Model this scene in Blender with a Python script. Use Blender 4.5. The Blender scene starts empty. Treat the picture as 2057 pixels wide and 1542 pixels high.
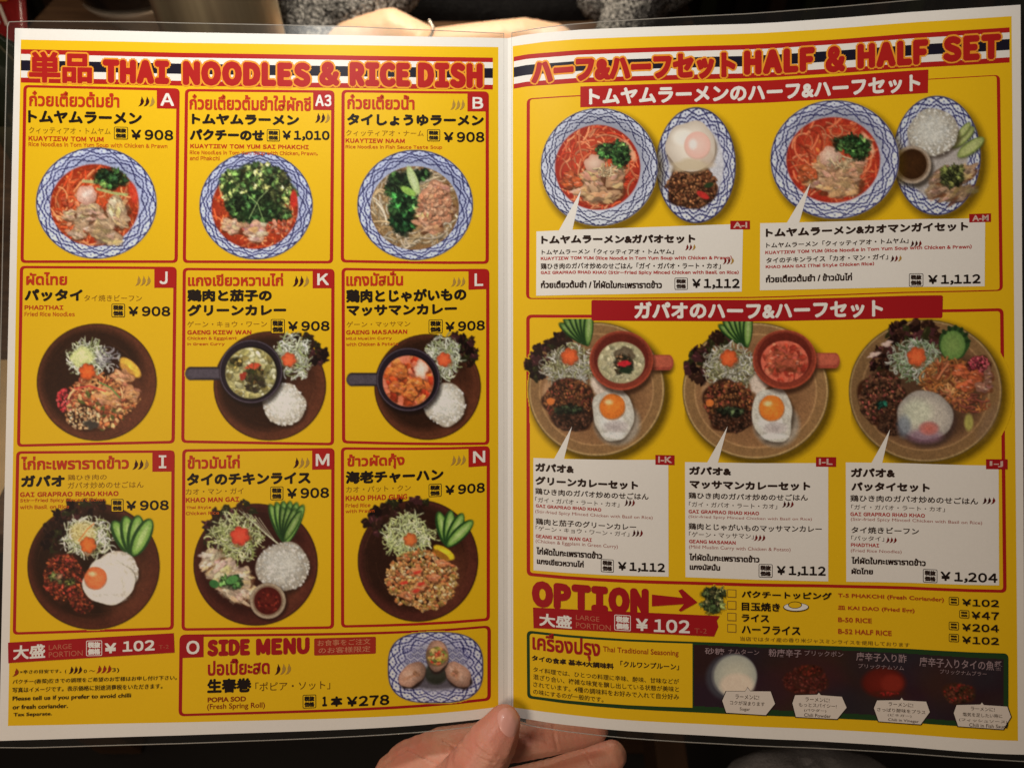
import bpy, math, random
import numpy as np
from mathutils import Vector, Matrix

# ------------------------------------------------------------------ camera, world, lamps, exposure
PITCH = math.radians(50)              # the camera looks down over the table
FPX, CX, CY = 1486.0, 1028.5, 771.0   # 26 mm equivalent lens on a 2057 px wide picture
MENU_H = 0.297                        # an A4 page is 297 mm high
DFOLD = 0.3247                        # distance from the lens to the fold
F_ = Vector((0, math.cos(PITCH), -math.sin(PITCH)))
U_ = Vector((0, math.sin(PITCH), math.cos(PITCH)))
R_ = Vector((1, 0, 0))


def place(X, Y, Z):
    """point given in the menu's own frame (right, away from the viewer, up the page) -> world; the fold is the world origin"""
    return R_ * X + F_ * (Y - DFOLD) + U_ * Z


def look(px, py, d):
    """world point seen at (px, py) of the photograph, d metres away along the view axis"""
    return place((px - CX) / FPX * d, d, -(py - CY) / FPX * d)


sc = bpy.context.scene
COL = sc.collection
cam = bpy.data.cameras.new('camera')
cam_ob = bpy.data.objects.new('camera', cam)
COL.objects.link(cam_ob)
cam_ob.location = place(0, 0, 0)
cam_ob.rotation_euler = (math.radians(90) - PITCH, 0, 0)
cam.sensor_width = 36
cam.lens = 36 * FPX / 2057
cam.clip_start, cam.clip_end = 0.01, 30
cam.dof.use_dof = True
cam.dof.focus_distance = 0.312
cam.dof.aperture_fstop = 12
sc.camera = cam_ob

world = bpy.data.worlds.new('World')
sc.world = world
world.use_nodes = True
world.node_tree.nodes['Background'].inputs[0].default_value = (1.0, 0.74, 0.54, 1)
world.node_tree.nodes['Background'].inputs[1].default_value = 0.062

sc.view_settings.view_transform = 'Standard'
sc.view_settings.look = 'None'
sc.view_settings.exposure = 0.0
sc.view_settings.gamma = 1.0


def lamp(name, at, aim, power, size, colour):
    L = bpy.data.lights.new(name, 'AREA')
    L.energy, L.size, L.color, L.shape = power, size, colour, 'DISK'
    o = bpy.data.objects.new(name, L)
    COL.objects.link(o)
    o.location = at
    o.rotation_euler = (aim - at).to_track_quat('-Z', 'Y').to_euler()
    return o


# a small pendant bulb hangs just above the reader's phone, the rest is an added warm fill standing in for light bounced round the room
bulb = bpy.data.lights.new('pendant_bulb', 'POINT')
bulb.energy, bulb.shadow_soft_size, bulb.color = 2.5, 0.03, (1.0, 0.985, 0.92)
bulb_ob = bpy.data.objects.new('pendant_bulb', bulb)
COL.objects.link(bulb_ob)
bulb_ob.location = place(-0.095, 0.105, 0.25)
lamp('room_fill', place(-0.42, -0.42, -0.08), place(-0.02, DFOLD, 0.0), 2.65, 0.3, (1.0, 0.77, 0.58))
# the lamp that hangs over the guest's side of the table
guest_bulb = bpy.data.lights.new('guest_bulb', 'POINT')
guest_bulb.energy, guest_bulb.shadow_soft_size, guest_bulb.color = 6.2, 0.05, (1.0, 0.86, 0.66)
guest_ob = bpy.data.objects.new('guest_bulb', guest_bulb)
COL.objects.link(guest_ob)
guest_ob.location = place(-0.08, 0.62, 0.60)

random.seed(7)
rng = np.random.default_rng(7)

# ------------------------------------------------------------------ colours


def lin(c):
    c = np.asarray(c, float) / 255.0
    return np.where(c <= 0.04045, c / 12.92, ((c + 0.055) / 1.055) ** 2.4)


def white_at(x, y):
    """how bright white paper reads in the photograph at (x, y), linear: used to take the light out of eyeballed colours"""
    u = np.clip(x / 2057.0, 0, 1)
    v = np.clip(y / 1542.0, 0, 1)
    top = np.interp(u, [0, .3, .5, 1], [0.93, 1.02, 1.0, 0.52])
    bot = np.interp(u, [0, .5, 1], [0.42, 0.50, 0.34])
    e = top + (bot - top) * v ** 0.8
    return e


def ink(c, x, y):
    b = lin(c)
    e = white_at(x, y)
    return np.clip(b * 0.8 / (e * np.array([1.0, 0.90, 0.80])), 0.004, 0.85)


WHITE = (0.80, 0.79, 0.76)
YELLOW = (0.80, 0.508, 0.012)
RED = (0.42, 0.016, 0.014)
DRED = (0.36, 0.012, 0.016)
ORED = (0.50, 0.035, 0.012)
BLACK = (0.016, 0.010, 0.008)
NAVY = (0.012, 0.010, 0.022)
GREEN = (0.020, 0.055, 0.018)
OCHRE = (0.30, 0.15, 0.012)
ORANGE = (0.80, 0.33, 0.03)
GREYC = (0.40, 0.26, 0.06)

# ------------------------------------------------------------------ the sheet: how the open menu curves in space
KN = np.array([-30.0] + list(range(0, 2101, 30)), float)   # facets of the curved sheet, one every 30 px


def top_y(x):
    x = np.asarray(x, float)
    l = np.interp(x, [-30, 30, 200, 360, 530, 700, 860, 1000, 1020], [56, 57, 61, 65, 68, 71, 74, 76.5, 77])
    r = np.interp(x, [1020, 1060, 1163, 1300, 1408, 1500, 1560, 1700, 1825, 2050, 2100], [77, 69, 60, 54.5, 51, 48.5, 45.5, 35.5, 25, 10, 7])
    return np.where(x <= 1020, l, r)


_xs = np.array([-30, 0, 170, 340, 560, 740, 870, 960, 1020.])
_ys = np.array([1488, 1487, 1482, 1475, 1469, 1462, 1453, 1444, 1436.])
_PL = np.polyfit(_xs / 1000, _ys - np.interp(_xs, [-30, 1020], [56, 77]), 4)
_xr = np.array([1020, 1053, 1120, 1300, 1408, 1560, 1700, 1825, 2050, 2100.])
_hr = np.array([1359, 1374, 1391, 1413.5, 1424.6, 1439, 1457, 1474, 1503, 1509.])
_PR = np.polyfit(_xr / 1000 - 1.02, _hr, 4)


def page_h(x):
    x = np.asarray(x, float)
    return np.where(x <= 1020, np.polyval(_PL, x / 1000), np.polyval(_PR, x / 1000 - 1.02))


HK = page_h(KN)
DK = FPX * MENU_H / HK                       # distance of every facet edge
DK *= DFOLD / np.interp(1020, KN, DK)


def depth(x, e=0.0):
    return 1.0 / np.interp(x, KN, 1.0 / (DK - e))


def sheet(x, y, e=0.0):
    """picture coordinates of the print -> the menu's own frame, e metres in front of the paper"""
    d = depth(x, e)
    return np.stack([(x - CX) / FPX * d, d - DFOLD, -(y - CY) / FPX * d], -1)


def sheet_normal(x):
    a, b = np.where(x < 1020, x - 4, np.maximum(x - 4, 1020.5)), np.where(x < 1020, np.minimum(x + 4, 1019.5), x + 4)
    da, db = FPX * MENU_H / page_h(a), FPX * MENU_H / page_h(b)
    tx = (b - CX) / FPX * db - (a - CX) / FPX * da
    ty = db - da
    n = np.stack([ty, -tx, np.zeros_like(tx)], -1)
    return n / np.linalg.norm(n, axis=-1, keepdims=True)


def vwarp(x0, x, y):
    """a straight printed line that passes through (x0, y) follows the page: where it is at x"""
    v = (y - top_y(x0)) / page_h(x0)
    return top_y(x) + v * page_h(x)


# ------------------------------------------------------------------ triangle soup on the sheet
def clip_knots(V, C):
    """split triangles V (n,3,3: x, y, e) with colours C (n,3,3) along the facet edges so they lie flush on the sheet"""
    outV, outC = [], []
    for k in KN:
        if len(V) == 0:
            break
        mn, mx = V[:, :, 0].min(1), V[:, :, 0].max(1)
        done = mx <= k + 1e-6
        outV.append(V[done]); outC.append(C[done])
        V, C = V[~done], C[~done]
        mn = mn[~done]
        cross = mn < k - 1e-6
        keepV, keepC = V[~cross], C[~cross]
        A, B = V[cross], C[cross]
        if len(A):
            o = np.argsort(A[:, :, 0], axis=1)
            A = np.take_along_axis(A, o[:, :, None], 1)
            B = np.take_along_axis(B, o[:, :, None], 1)
            x = A[:, :, 0]

            def cut(i, j):
                t = (k - x[:, i]) / np.maximum(x[:, j] - x[:, i], 1e-9)
                return (A[:, i] + (A[:, j] - A[:, i]) * t[:, None], B[:, i] + (B[:, j] - B[:, i]) * t[:, None])
            P, PC = cut(0, 2)
            one = x[:, 1] >= k          # one vertex on the left
            Q1, QC1 = cut(0, 1)
            Q2, QC2 = cut(1, 2)
            a = one
            outV.append(np.stack([A[a, 0], Q1[a], P[a]], 1)); outC.append(np.stack([B[a, 0], QC1[a], PC[a]], 1))
            keepV = np.concatenate([keepV, np.stack([Q1[a], A[a, 1], A[a, 2]], 1), np.stack([Q1[a], A[a, 2], P[a]], 1)])
            keepC = np.concatenate([keepC, np.stack([QC1[a], B[a, 1], B[a, 2]], 1), np.stack([QC1[a], B[a, 2], PC[a]], 1)])
            a = ~one
            outV += [np.stack([A[a, 0], A[a, 1], Q2[a]], 1), np.stack([A[a, 0], Q2[a], P[a]], 1)]
            outC += [np.stack([B[a, 0], B[a, 1], QC2[a]], 1), np.stack([B[a, 0], QC2[a], PC[a]], 1)]
            keepV = np.concatenate([keepV, np.stack([P[a], Q2[a], A[a, 2]], 1)])
            keepC = np.concatenate([keepC, np.stack([PC[a], QC2[a], B[a, 2]], 1)])
        V, C = keepV, keepC
    outV.append(V); outC.append(C)
    V, C = np.concatenate(outV), np.concatenate(outC)
    sg = (V[:, 1, 0] - V[:, 0, 0]) * (V[:, 2, 1] - V[:, 0, 1]) - (V[:, 2, 0] - V[:, 0, 0]) * (V[:, 1, 1] - V[:, 0, 1])
    fl = sg > 0
    V[fl] = V[fl][:, [0, 2, 1]]
    C[fl] = C[fl][:, [0, 2, 1]]
    ar = np.abs((V[:, 1, 0] - V[:, 0, 0]) * (V[:, 2, 1] - V[:, 0, 1]) - (V[:, 2, 0] - V[:, 0, 0]) * (V[:, 1, 1] - V[:, 0, 1]))
    ok = ar > 1e-5
    return V[ok], C[ok]


def link(ob, parent=None):
    COL.objects.link(ob)
    if parent is not None:
        ob.parent = parent
    return ob


def raw_mesh(name, co, faces_flat, face_sizes, colours=None, normals=None, mat=None, parent=None, smooth=False):
    me = bpy.data.meshes.new(name)
    me.vertices.add(len(co))
    me.vertices.foreach_set('co', np.ascontiguousarray(co, np.float32).ravel())
    me.loops.add(len(faces_flat))
    me.loops.foreach_set('vertex_index', np.ascontiguousarray(faces_flat, np.int32))
    me.polygons.add(len(face_sizes))
    st = np.concatenate([[0], np.cumsum(face_sizes)[:-1]]).astype(np.int32)
    me.polygons.foreach_set('loop_start', st)
    me.polygons.foreach_set('loop_total', np.asarray(face_sizes, np.int32))
    me.update(calc_edges=True)
    me.validate()
    if colours is not None:
        at = me.color_attributes.new('ink', 'FLOAT_COLOR', 'POINT')
        c4 = np.ones((len(co), 4), np.float32)
        c4[:, :3] = colours
        at.data.foreach_set('color', c4.ravel())
    if smooth or normals is not None:
        me.polygons.foreach_set('use_smooth', np.ones(len(me.polygons), bool))
    if normals is not None and len(me.vertices) == len(normals):
        me.normals_split_custom_set_from_vertices([tuple(n) for n in normals])
    if mat is not None:
        me.materials.append(mat)
    return link(bpy.data.objects.new(name, me), parent)


class Print:
    """gathers printed shapes and builds them as one thin sheet of ink on the page"""

    def __init__(s):
        s.V, s.C = [], []

    def tris(s, xy, tri, colour, e):
        """xy (n,2) picture coordinates, tri (m,3)"""
        P = np.concatenate([xy, np.full((len(xy), 1), e)], 1)[tri]
        # same winding for all, facing the reader
        a = (P[:, 1, 0] - P[:, 0, 0]) * (P[:, 2, 1] - P[:, 0, 1]) - (P[:, 2, 0] - P[:, 0, 0]) * (P[:, 1, 1] - P[:, 0, 1])
        P[a > 0] = P[a > 0][:, [0, 2, 1]]
        s.V.append(P)
        s.C.append(np.broadcast_to(np.asarray(colour, float), P.shape).copy())

    def poly(s, pts, colour, e):
        """simple polygon, ear-free fan for convex ones, tessellated otherwise"""
        pts = np.asarray(pts, float)
        from mathutils.geometry import tessellate_polygon
        t = tessellate_polygon([[Vector((p[0], p[1], 0)) for p in pts]])
        s.tris(pts, np.array([list(i) for i in t]), colour, e)

    def build(s, name, parent, label=None, mat=None):
        if not s.V:
            return None
        V, C = clip_knots(np.concatenate(s.V), np.concatenate(s.C))
        x, y, e = V[:, :, 0].ravel(), V[:, :, 1].ravel(), V[:, :, 2].ravel()
        order = 1.0 / (DK[None, :] - 0)
        d = np.empty_like(x)
        # depth of every vertex on its own offset copy of the sheet
        i = np.clip(np.searchsorted(KN, V[:, :, 0].mean(1), side='right') - 1, 0, len(KN) - 2).repeat(3)
        w = (x - KN[i]) / (KN[i + 1] - KN[i])
        d = 1.0 / ((1 - w) / (DK[i] - e) + w / (DK[i + 1] - e))
        co = np.stack([(x - CX) / FPX * d, d - DFOLD, -(y - CY) / FPX * d], -1)
        cen = np.repeat(V[:, :, 0].mean(1), 3)
        xn = np.where(cen < 1020, np.minimum(x, 1019.9), np.maximum(x, 1020.1))
        n = sheet_normal(xn)
        return_ob = raw_mesh(name, co, np.arange(len(co)), np.full(len(V), 3), C.reshape(-1, 3), n, mat or INK, parent)
        if label:
            return_ob['label'] = label
        return return_ob


# ------------------------------------------------------------------ materials
def new_mat(name):
    m = bpy.data.materials.new(name)
    m.use_nodes = True
    return m, m.node_tree, m.node_tree.nodes['Principled BSDF']


def paper_material(name, use_attr=True, colour=(0.8, 0.79, 0.76)):
    m, nt, b = new_mat(name)
    tc = nt.nodes.new('ShaderNodeTexCoord')
    nz = nt.nodes.new('ShaderNodeTexNoise')
    nz.inputs['Scale'].default_value = 900
    nz.inputs['Detail'].default_value = 4
    nt.links.new(tc.outputs['Object'], nz.inputs['Vector'])
    mp = nt.nodes.new('ShaderNodeMapRange')
    mp.inputs['To Min'].default_value = 0.965
    mp.inputs['To Max'].default_value = 1.035
    nt.links.new(nz.outputs[0], mp.inputs['Value'])
    n2 = nt.nodes.new('ShaderNodeTexNoise')
    n2.inputs['Scale'].default_value = 22
    n2.inputs['Detail'].default_value = 3
    nt.links.new(tc.outputs['Object'], n2.inputs['Vector'])
    mp2 = nt.nodes.new('ShaderNodeMapRange')
    mp2.inputs['To Min'].default_value = 0.96
    mp2.inputs['To Max'].default_value = 1.04
    nt.links.new(n2.outputs[0], mp2.inputs['Value'])
    mu = nt.nodes.new('ShaderNodeMath'); mu.operation = 'MULTIPLY'
    nt.links.new(mp.outputs[0], mu.inputs[0]); nt.links.new(mp2.outputs[0], mu.inputs[1])
    mx = nt.nodes.new('ShaderNodeVectorMath'); mx.operation = 'SCALE'
    if use_attr:
        at = nt.nodes.new('ShaderNodeAttribute'); at.attribute_name = 'ink'
        nt.links.new(at.outputs['Color'], mx.inputs[0])
    else:
        mx.inputs[0].default_value = colour
    nt.links.new(mu.outputs[0], mx.inputs['Scale'])
    nt.links.new(mx.outputs[0], b.inputs['Base Color'])
    b.inputs['Roughness'].default_value = 0.5
    b.inputs['Specular IOR Level'].default_value = 0.06
    b.inputs['Coat Weight'].default_value = 0.05
    b.inputs['Coat Roughness'].default_value = 0.34
    return m


INK = paper_material('laminated_print')
PAPER = paper_material('laminated_paper', False)


def film_material():
    m = bpy.data.materials.new('clear_film')
    m.use_nodes = True
    nt = m.node_tree
    nt.nodes.clear()
    out = nt.nodes.new('ShaderNodeOutputMaterial')
    tr = nt.nodes.new('ShaderNodeBsdfTransparent'); tr.inputs[0].default_value = (0.86, 0.87, 0.85, 1)
    gl = nt.nodes.new('ShaderNodeBsdfGlossy'); gl.inputs['Roughness'].default_value = 0.22
    df = nt.nodes.new('ShaderNodeBsdfDiffuse'); df.inputs[0].default_value = (0.6, 0.58, 0.55, 1)
    fr = nt.nodes.new('ShaderNodeFresnel'); fr.inputs['IOR'].default_value = 1.22
    m0 = nt.nodes.new('ShaderNodeMixShader'); m0.inputs[0].default_value = 0.014
    m1 = nt.nodes.new('ShaderNodeMixShader')
    nt.links.new(tr.outputs[0], m0.inputs[1]); nt.links.new(df.outputs[0], m0.inputs[2])
    nt.links.new(fr.outputs[0], m1.inputs[0]); nt.links.new(m0.outputs[0], m1.inputs[1]); nt.links.new(gl.outputs[0], m1.inputs[2])
    nt.links.new(m1.outputs[0], out.inputs[0])
    return m


FILM = film_material()


def edge_material():
    m, nt, b = new_mat('film_edge')
    b.inputs['Base Color'].default_value = (0.42, 0.40, 0.36, 1)
    b.inputs['Roughness'].default_value = 0.3
    b.inputs['Alpha'].default_value = 0.5
    return m


FILM_EDGE = edge_material()

# ------------------------------------------------------------------ lettering
_tc = bpy.data.curves.new('lettering', 'FONT')
_tc.dimensions = '2D'
_tc.fill_mode = 'FRONT'
_tc.resolution_u = 3
_to = bpy.data.objects.new('lettering', _tc)
COL.objects.link(_to)
_cache = {}


def glyphs(s, off=0.0, track=1.0):
    k = (s, off, track)
    if k not in _cache:
        _tc.body = s
        _tc.offset = off
        _tc.space_character = track
        dg = bpy.context.evaluated_depsgraph_get()
        ev = _to.evaluated_get(dg)
        me = ev.to_mesh()
        me.calc_loop_triangles()
        v = np.empty(len(me.vertices) * 3, np.float32); me.vertices.foreach_get('co', v)
        t = np.empty(len(me.loop_triangles) * 3, np.int32); me.loop_triangles.foreach_get('vertices', t)
        v = v.reshape(-1, 3)[:, :2].astype(float)
        v -= v.min(0)
        v /= np.maximum(v.max(0), 1e-6)
        _cache[k] = (v, t.reshape(-1, 3))
        ev.to_mesh_clear()
    return _cache[k]


_raw = {}


def one(ch):
    if ch not in _raw:
        _tc.body = ch
        _tc.offset = 0.0
        _tc.space_character = 1.0
        ev = _to.evaluated_get(bpy.context.evaluated_depsgraph_get())
        me = ev.to_mesh()
        me.calc_loop_triangles()
        v = np.empty(len(me.vertices) * 3, np.float32); me.vertices.foreach_get('co', v)
        t = np.empty(len(me.loop_triangles) * 3, np.int32); me.loop_triangles.foreach_get('vertices', t)
        _raw[ch] = (v.reshape(-1, 3)[:, :2].astype(float), t.reshape(-1, 3))
        ev.to_mesh_clear()
    return _raw[ch]


def grotesque(s, gap=.10):
    """wide sans letters and figures (the full-width forms) set closely side by side"""
    k = ('G', s, gap)
    if k not in _cache:
        V, T, x, n = [], [], 0.0, 0
        for ch in s:
            if ch == ' ':
                x += .16 if s[0] == '¥' else .36
                continue
            v, t = one('￥' if ch == '¥' else chr(ord(ch) + 0xFEE0))
            v = v.copy()
            v[:, 0] += x - v[:, 0].min()
            x = v[:, 0].max() + gap * (.6 if ch == ',' else 1)
            V.append(v); T.append(t + n); n += len(v)
        v, t = np.concatenate(V), np.concatenate(T)
        v -= v.min(0)
        v /= np.maximum(v.max(0), 1e-6)
        _cache[k] = (v, t)
    return _cache[k]


E0 = 12e-6         # step between two printed layers
ES = 1.6e-6        # step between the strokes that thicken a letter


def text(pr, s, x0, yt, x1, yb, colour, e, bold=0.0, off=0.0, n=0, lean=0.0, dy=None, track=1.0, gro=None):
    """print s so that its ink fills x0..x1 and yt..yb (as measured at its left end); rows follow the page"""
    v, t = grotesque(s, gro) if gro is not None else glyphs(s, off, track)
    w, h = x1 - x0 - 2 * bold, yb - yt - 2 * bold
    k = n or (4 if bold > 0 else 1)
    for i in range(k):
        if bold > 0:
            a = 2 * math.pi * (i + 0.5) / k
            ox, oy = bold * math.cos(a), bold * math.sin(a)
        else:
            ox = oy = 0
        x = x0 + bold + v[:, 0] * w + ox
        y = yb - bold - v[:, 1] * h + oy
        x = x + (yb - y) * lean
        if dy is None:
            y = vwarp(x0, x, y)
        else:
            y = y + dy * (x - x0) / max(x1 - x0, 1)
        pr.tris(np.stack([x, y], 1), t, colour, e + i * ES)
    if bold > 0 and k > 4:
        x = x0 + bold + v[:, 0] * w
        y = yb - bold - v[:, 1] * h
        y = vwarp(x0, x, y) if dy is None else y + dy * (x - x0) / max(x1 - x0, 1)
        pr.tris(np.stack([x, y], 1), t, colour, e + k * ES)


def rquad(c, r=0.0, seg=5, warp=False, grow=0.0):
    """corner points (TL, TR, BR, BL) -> rounded quad outline, grown outward by grow"""
    c = np.asarray(c, float)
    rs = r if hasattr(r, '__len__') else [r] * 4
    if grow:
        cen = c.mean(0)
        c2 = c.copy()
        c2[0] += (-grow, -grow); c2[1] += (grow, -grow); c2[2] += (grow, grow); c2[3] += (-grow, grow)
        c = c2
        rs = [max(q + grow, 0) if q > 0 else 0 for q in rs]
    out = []
    for i in range(4):
        p, a, b = c[i], c[i - 1], c[(i + 1) % 4]
        q = rs[i]
        if q <= 0:
            out.append(p)
            continue
        ua = (a - p) / np.linalg.norm(a - p)
        ub = (b - p) / np.linalg.norm(b - p)
        for k in range(seg + 1):
            t = k / seg
            out.append((1 - t) ** 2 * (p + ua * q) + 2 * t * (1 - t) * p + t * t * (p + ub * q))
    if warp:
        res = []
        n = len(out)
        for i in range(n):
            a, b = np.array(out[i]), np.array(out[(i + 1) % n])
            m = max(1, int(abs(b[0] - a[0]) / 60))
            for k in range(m):
                t = k / m
                q = a + (b - a) * t
                if m > 1:
                    va = (a[1] - top_y(a[0])) / page_h(a[0]); vb = (b[1] - top_y(b[0])) / page_h(b[0])
                    v = va + (vb - va) * t
                    q[1] = top_y(q[0]) + v * page_h(q[0])
                res.append(q)
        out = res
    return np.array(out)


def frame(pr, corners, th, r, colour, inner, e, tth=None):
    """a printed frame: coloured rounded quad with a yellow one inside"""
    pr.poly(rquad(corners, r, warp=True), colour, e)
    c = np.asarray(corners, float).copy()
    tt = tth if tth is not None else th
    c[0] += (th, tt); c[1] += (-th, tt); c[2] += (-th, -tt); c[3] += (th, -tt)
    rr = [max(q - th * 0.7, 0) for q in (r if hasattr(r, '__len__') else [r] * 4)]
    pr.poly(rquad(c, rr, warp=True), inner, e + E0)


def wbox(x0, y0, x1, y1):
    """box whose horizontals follow the page"""
    return [(x0, y0), (x1, float(vwarp(x0, x1, y0))), (x1, float(vwarp(x0, x1, y1))), (x0, y1)]


def chilies(pr, x0, yt, x1, yb, cols, e):
    n = len(cols)
    w = (x1 - x0) / n
    for i, c in enumerate(cols):
        a = x0 + i * w
        pts = [(.55, 0), (.72, .06), (.78, .16), (1.0, .34), (1.05, .52), (.86, .74), (.5, .92), (-.05, 1.0), (.22, .84), (.42, .62), (.40, .42), (.52, .24), (.60, .12)]
        q = [(a + p[0] * w, yt + p[1] * (yb - yt)) for p in pts]
        q = [(x, y + float(vwarp(x0, x, y)) - y) for x, y in q]
        pr.poly(q, c, e)


K_, G_, D_ = (0.05, 0.008, 0.008), (0.42, 0.25, 0.05), (0.17, 0.012, 0.010)


def tax_icon(pr, x0, yt, x1, yb, fg, bg, e, outline=None):
    h = yb - yt
    pr.poly(rquad(wbox(x0, yt, x1, yb), 3), outline or fg, e)
    t = 1.3
    pr.poly(rquad(wbox(x0 + t, yt + t, x1 - t, yb - t), 2), bg, e + E0)
    ym = (yt + yb) / 2
    text(pr, '税抜', x0 + 3, yt + 2.6, x1 - 3, ym - .3, fg, e + 2 * E0, bold=.95, n=6)
    text(pr, '価格', x0 + 3, ym + .5, x1 - 3, yb - 2.4, fg, e + 2 * E0, bold=.95, n=6)

# ------------------------------------------------------------------ painter for the printed food pictures
def smooth_noise(h, w, cell, seed):
    g = np.random.default_rng(seed).random((int(h / cell) + 3, int(w / cell) + 3))
    yy, xx = np.arange(h) / cell, np.arange(w) / cell
    yi, xi = yy.astype(int), xx.astype(int)
    fy, fx = yy - yi, xx - xi
    fy, fx = fy * fy * (3 - 2 * fy), fx * fx * (3 - 2 * fx)
    a = g[yi][:, xi] * (1 - fx) + g[yi][:, xi + 1] * fx
    b = g[yi + 1][:, xi] * (1 - fx) + g[yi + 1][:, xi + 1] * fx
    return a * (1 - fy)[:, None] + b * fy[:, None]


class Pic:
    """a small picture painted in photograph colours; it becomes the colours of a fine grid on the page"""

    def __init__(s, x0, y0, x1, y1, seed, bg=YELLOW):
        s.x0, s.y0 = x0, y0
        s.w, s.h = int(x1 - x0), int(y1 - y0)
        s.a = np.empty((s.h, s.w, 3))
        s.yy, s.xx = np.mgrid[0:s.h, 0:s.w].astype(float)
        s.m = np.zeros((s.h, s.w))
        s.seed = seed
        s.r = np.random.default_rng(seed)
        # the background ink, expressed in photograph colours so that painting can blend with it
        E = white_at(s.xx + x0, s.yy + y0)[..., None] * np.array([1.0, 0.90, 0.80])
        s.E = E
        b = np.asarray(bg) / 0.8 * E
        s.a[:] = s._enc(b)

    @staticmethod
    def _enc(b):
        b = np.maximum(b, 0)
        return 255 * np.where(b <= 0.0031308, b * 12.92, 1.055 * b ** (1 / 2.4) - 0.055)

    def win(s, cx, cy, r):
        x, y = cx - s.x0, cy - s.y0
        a, b, c, d = max(0, int(x - r)), min(s.w, int(x + r) + 2), max(0, int(y - r)), min(s.h, int(y + r) + 2)
        return a, b, c, d

    def put(s, sl, al, col, mask=True):
        al3 = al[..., None]
        s.a[sl] = s.a[sl] * (1 - al3) + np.asarray(col, float) * al3
        if mask:
            s.m[sl] = np.maximum(s.m[sl], al)

    def ell(s, cx, cy, rx, ry, col, col2=None, rot=0.0, soft=1.2, alpha=1.0, rough=0.0, clip=None, mask=True, lit=0.0):
        """soft edged ellipse; col at the middle, col2 at the rim; rough makes the outline uneven; lit lightens towards the top left"""
        R = max(rx, ry) * (1 + rough) + soft + 2
        a, b, c, d = s.win(cx, cy, R)
        if a >= b or c >= d:
            return
        X = s.xx[c:d, a:b] + s.x0 - cx
        Y = s.yy[c:d, a:b] + s.y0 - cy
        co, si = math.cos(rot), math.sin(rot)
        u, v = (X * co + Y * si) / rx, (-X * si + Y * co) / ry
        q = np.hypot(u, v)
        if rough:
            th = np.arctan2(v, u)
            ph = s.r.random(6) * 6.28
            q = q / (1 + rough * sum(math.sin(ph[k] * 3) * .6 * np.sin((k + 2) * th + ph[k]) / (1 + .25 * k) for k in range(6)))
        al = np.clip((1 - q) * min(rx, ry) / soft + 0.5, 0, 1) * alpha
        if clip is not None:
            al = al * clip[c:d, a:b]
        colr = np.asarray(col, float)
        if col2 is not None:
            t = np.clip(q, 0, 1)[..., None] ** 1.6
            colr = colr * (1 - t) + np.asarray(col2, float) * t
        if lit:
            g = np.clip(-(u + v) * 0.7, -1, 1)[..., None] * lit
            colr = np.clip(colr * (1 + g), 0, 255)
        s.put((slice(c, d), slice(a, b)), al, colr, mask)

    def shadow(s, cx, cy, rx, ry, spread=14, alpha=.65):
        """the printed drop shadow round a plate"""
        X, Y = (s.xx + s.x0 - cx) / (rx + spread), (s.yy + s.y0 - cy) / (ry + spread)
        q = np.hypot(X, Y)
        k = spread / min(rx, ry)
        al = np.clip((1 - q) / k, 0, 1) ** 1.3 * alpha
        s.put((slice(None), slice(None)), al, (58, 40, 4))

    def region(s, cx, cy, rx, ry, rough=0.0, soft=2.0, rot=0.0):
        X = s.xx + s.x0 - cx
        Y = s.yy + s.y0 - cy
        co, si = math.cos(rot), math.sin(rot)
        u, v = (X * co + Y * si) / rx, (-X * si + Y * co) / ry
        q = np.hypot(u, v)
        if rough:
            q = q + (smooth_noise(s.h, s.w, 9, int(s.r.integers(1e6))) - .5) * rough
        return np.clip((1 - q) * min(rx, ry) / soft + .5, 0, 1)

    def strands(s, cx, cy, rx, ry, cols, n, length, width, curl=.25, clip=None, shade=.55, around=False):
        """noodles, sprouts, shreds: fine curved strokes, each with a darker edge below"""
        if clip is None:
            clip = s.region(cx, cy, rx, ry, soft=2)
        cols = np.asarray(cols, float)
        for _ in range(n):
            q = math.sqrt(s.r.random()) * .98
            t = s.r.random() * 6.283
            x, y = cx + rx * q * math.cos(t), cy + ry * q * math.sin(t)
            h = s.r.random() * 6.283 if not around else t + 1.57 + s.r.normal() * .5
            dh = s.r.normal() * curl
            c = cols[s.r.integers(len(cols))] * (0.8 + .4 * s.r.random())
            w = width * (.8 + .5 * s.r.random())
            step = w * .8
            m = int(length * (.5 + s.r.random()) / step)
            pts = []
            for i in range(m):
                pts.append((x, y))
                x += math.cos(h) * step; y += math.sin(h) * step
                h += dh * step * .2 + s.r.normal() * .03
            for (px, py) in pts:
                s.ell(px + .5, py + w * .6, w * .75, w * .75, c * (1 - shade), soft=1.0, alpha=.35, clip=clip)
            for (px, py) in pts:
                s.ell(px, py, w * .55, w * .55, np.minimum(c, 255), soft=.9, alpha=.9, clip=clip)

    def grains(s, cx, cy, rx, ry, cols, n, size, asp=1.7, clip=None, shade=.5, rough=0.0, lit=.15):
        """rice, minced meat, crumbs"""
        if clip is None:
            clip = s.region(cx, cy, rx, ry, rough=.25, soft=3)
        cols = np.asarray(cols, float)
        for _ in range(n):
            q = math.sqrt(s.r.random())
            t = s.r.random() * 6.283
            x, y = cx + rx * q * math.cos(t), cy + ry * q * math.sin(t)
            c = cols[s.r.integers(len(cols))] * (.82 + .34 * s.r.random())
            z = size * (.6 + .8 * s.r.random())
            ro = s.r.random() * 3.14
            s.ell(x + z * .35, y + z * .55, z * asp * .75, z * .8, c * (1 - shade), rot=ro, soft=1.4, alpha=.55, clip=clip)
            s.ell(x, y, z * asp * .7, z * .7, np.minimum(c, 255), rot=ro, soft=1.1, rough=rough, clip=clip, lit=lit)

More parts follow.
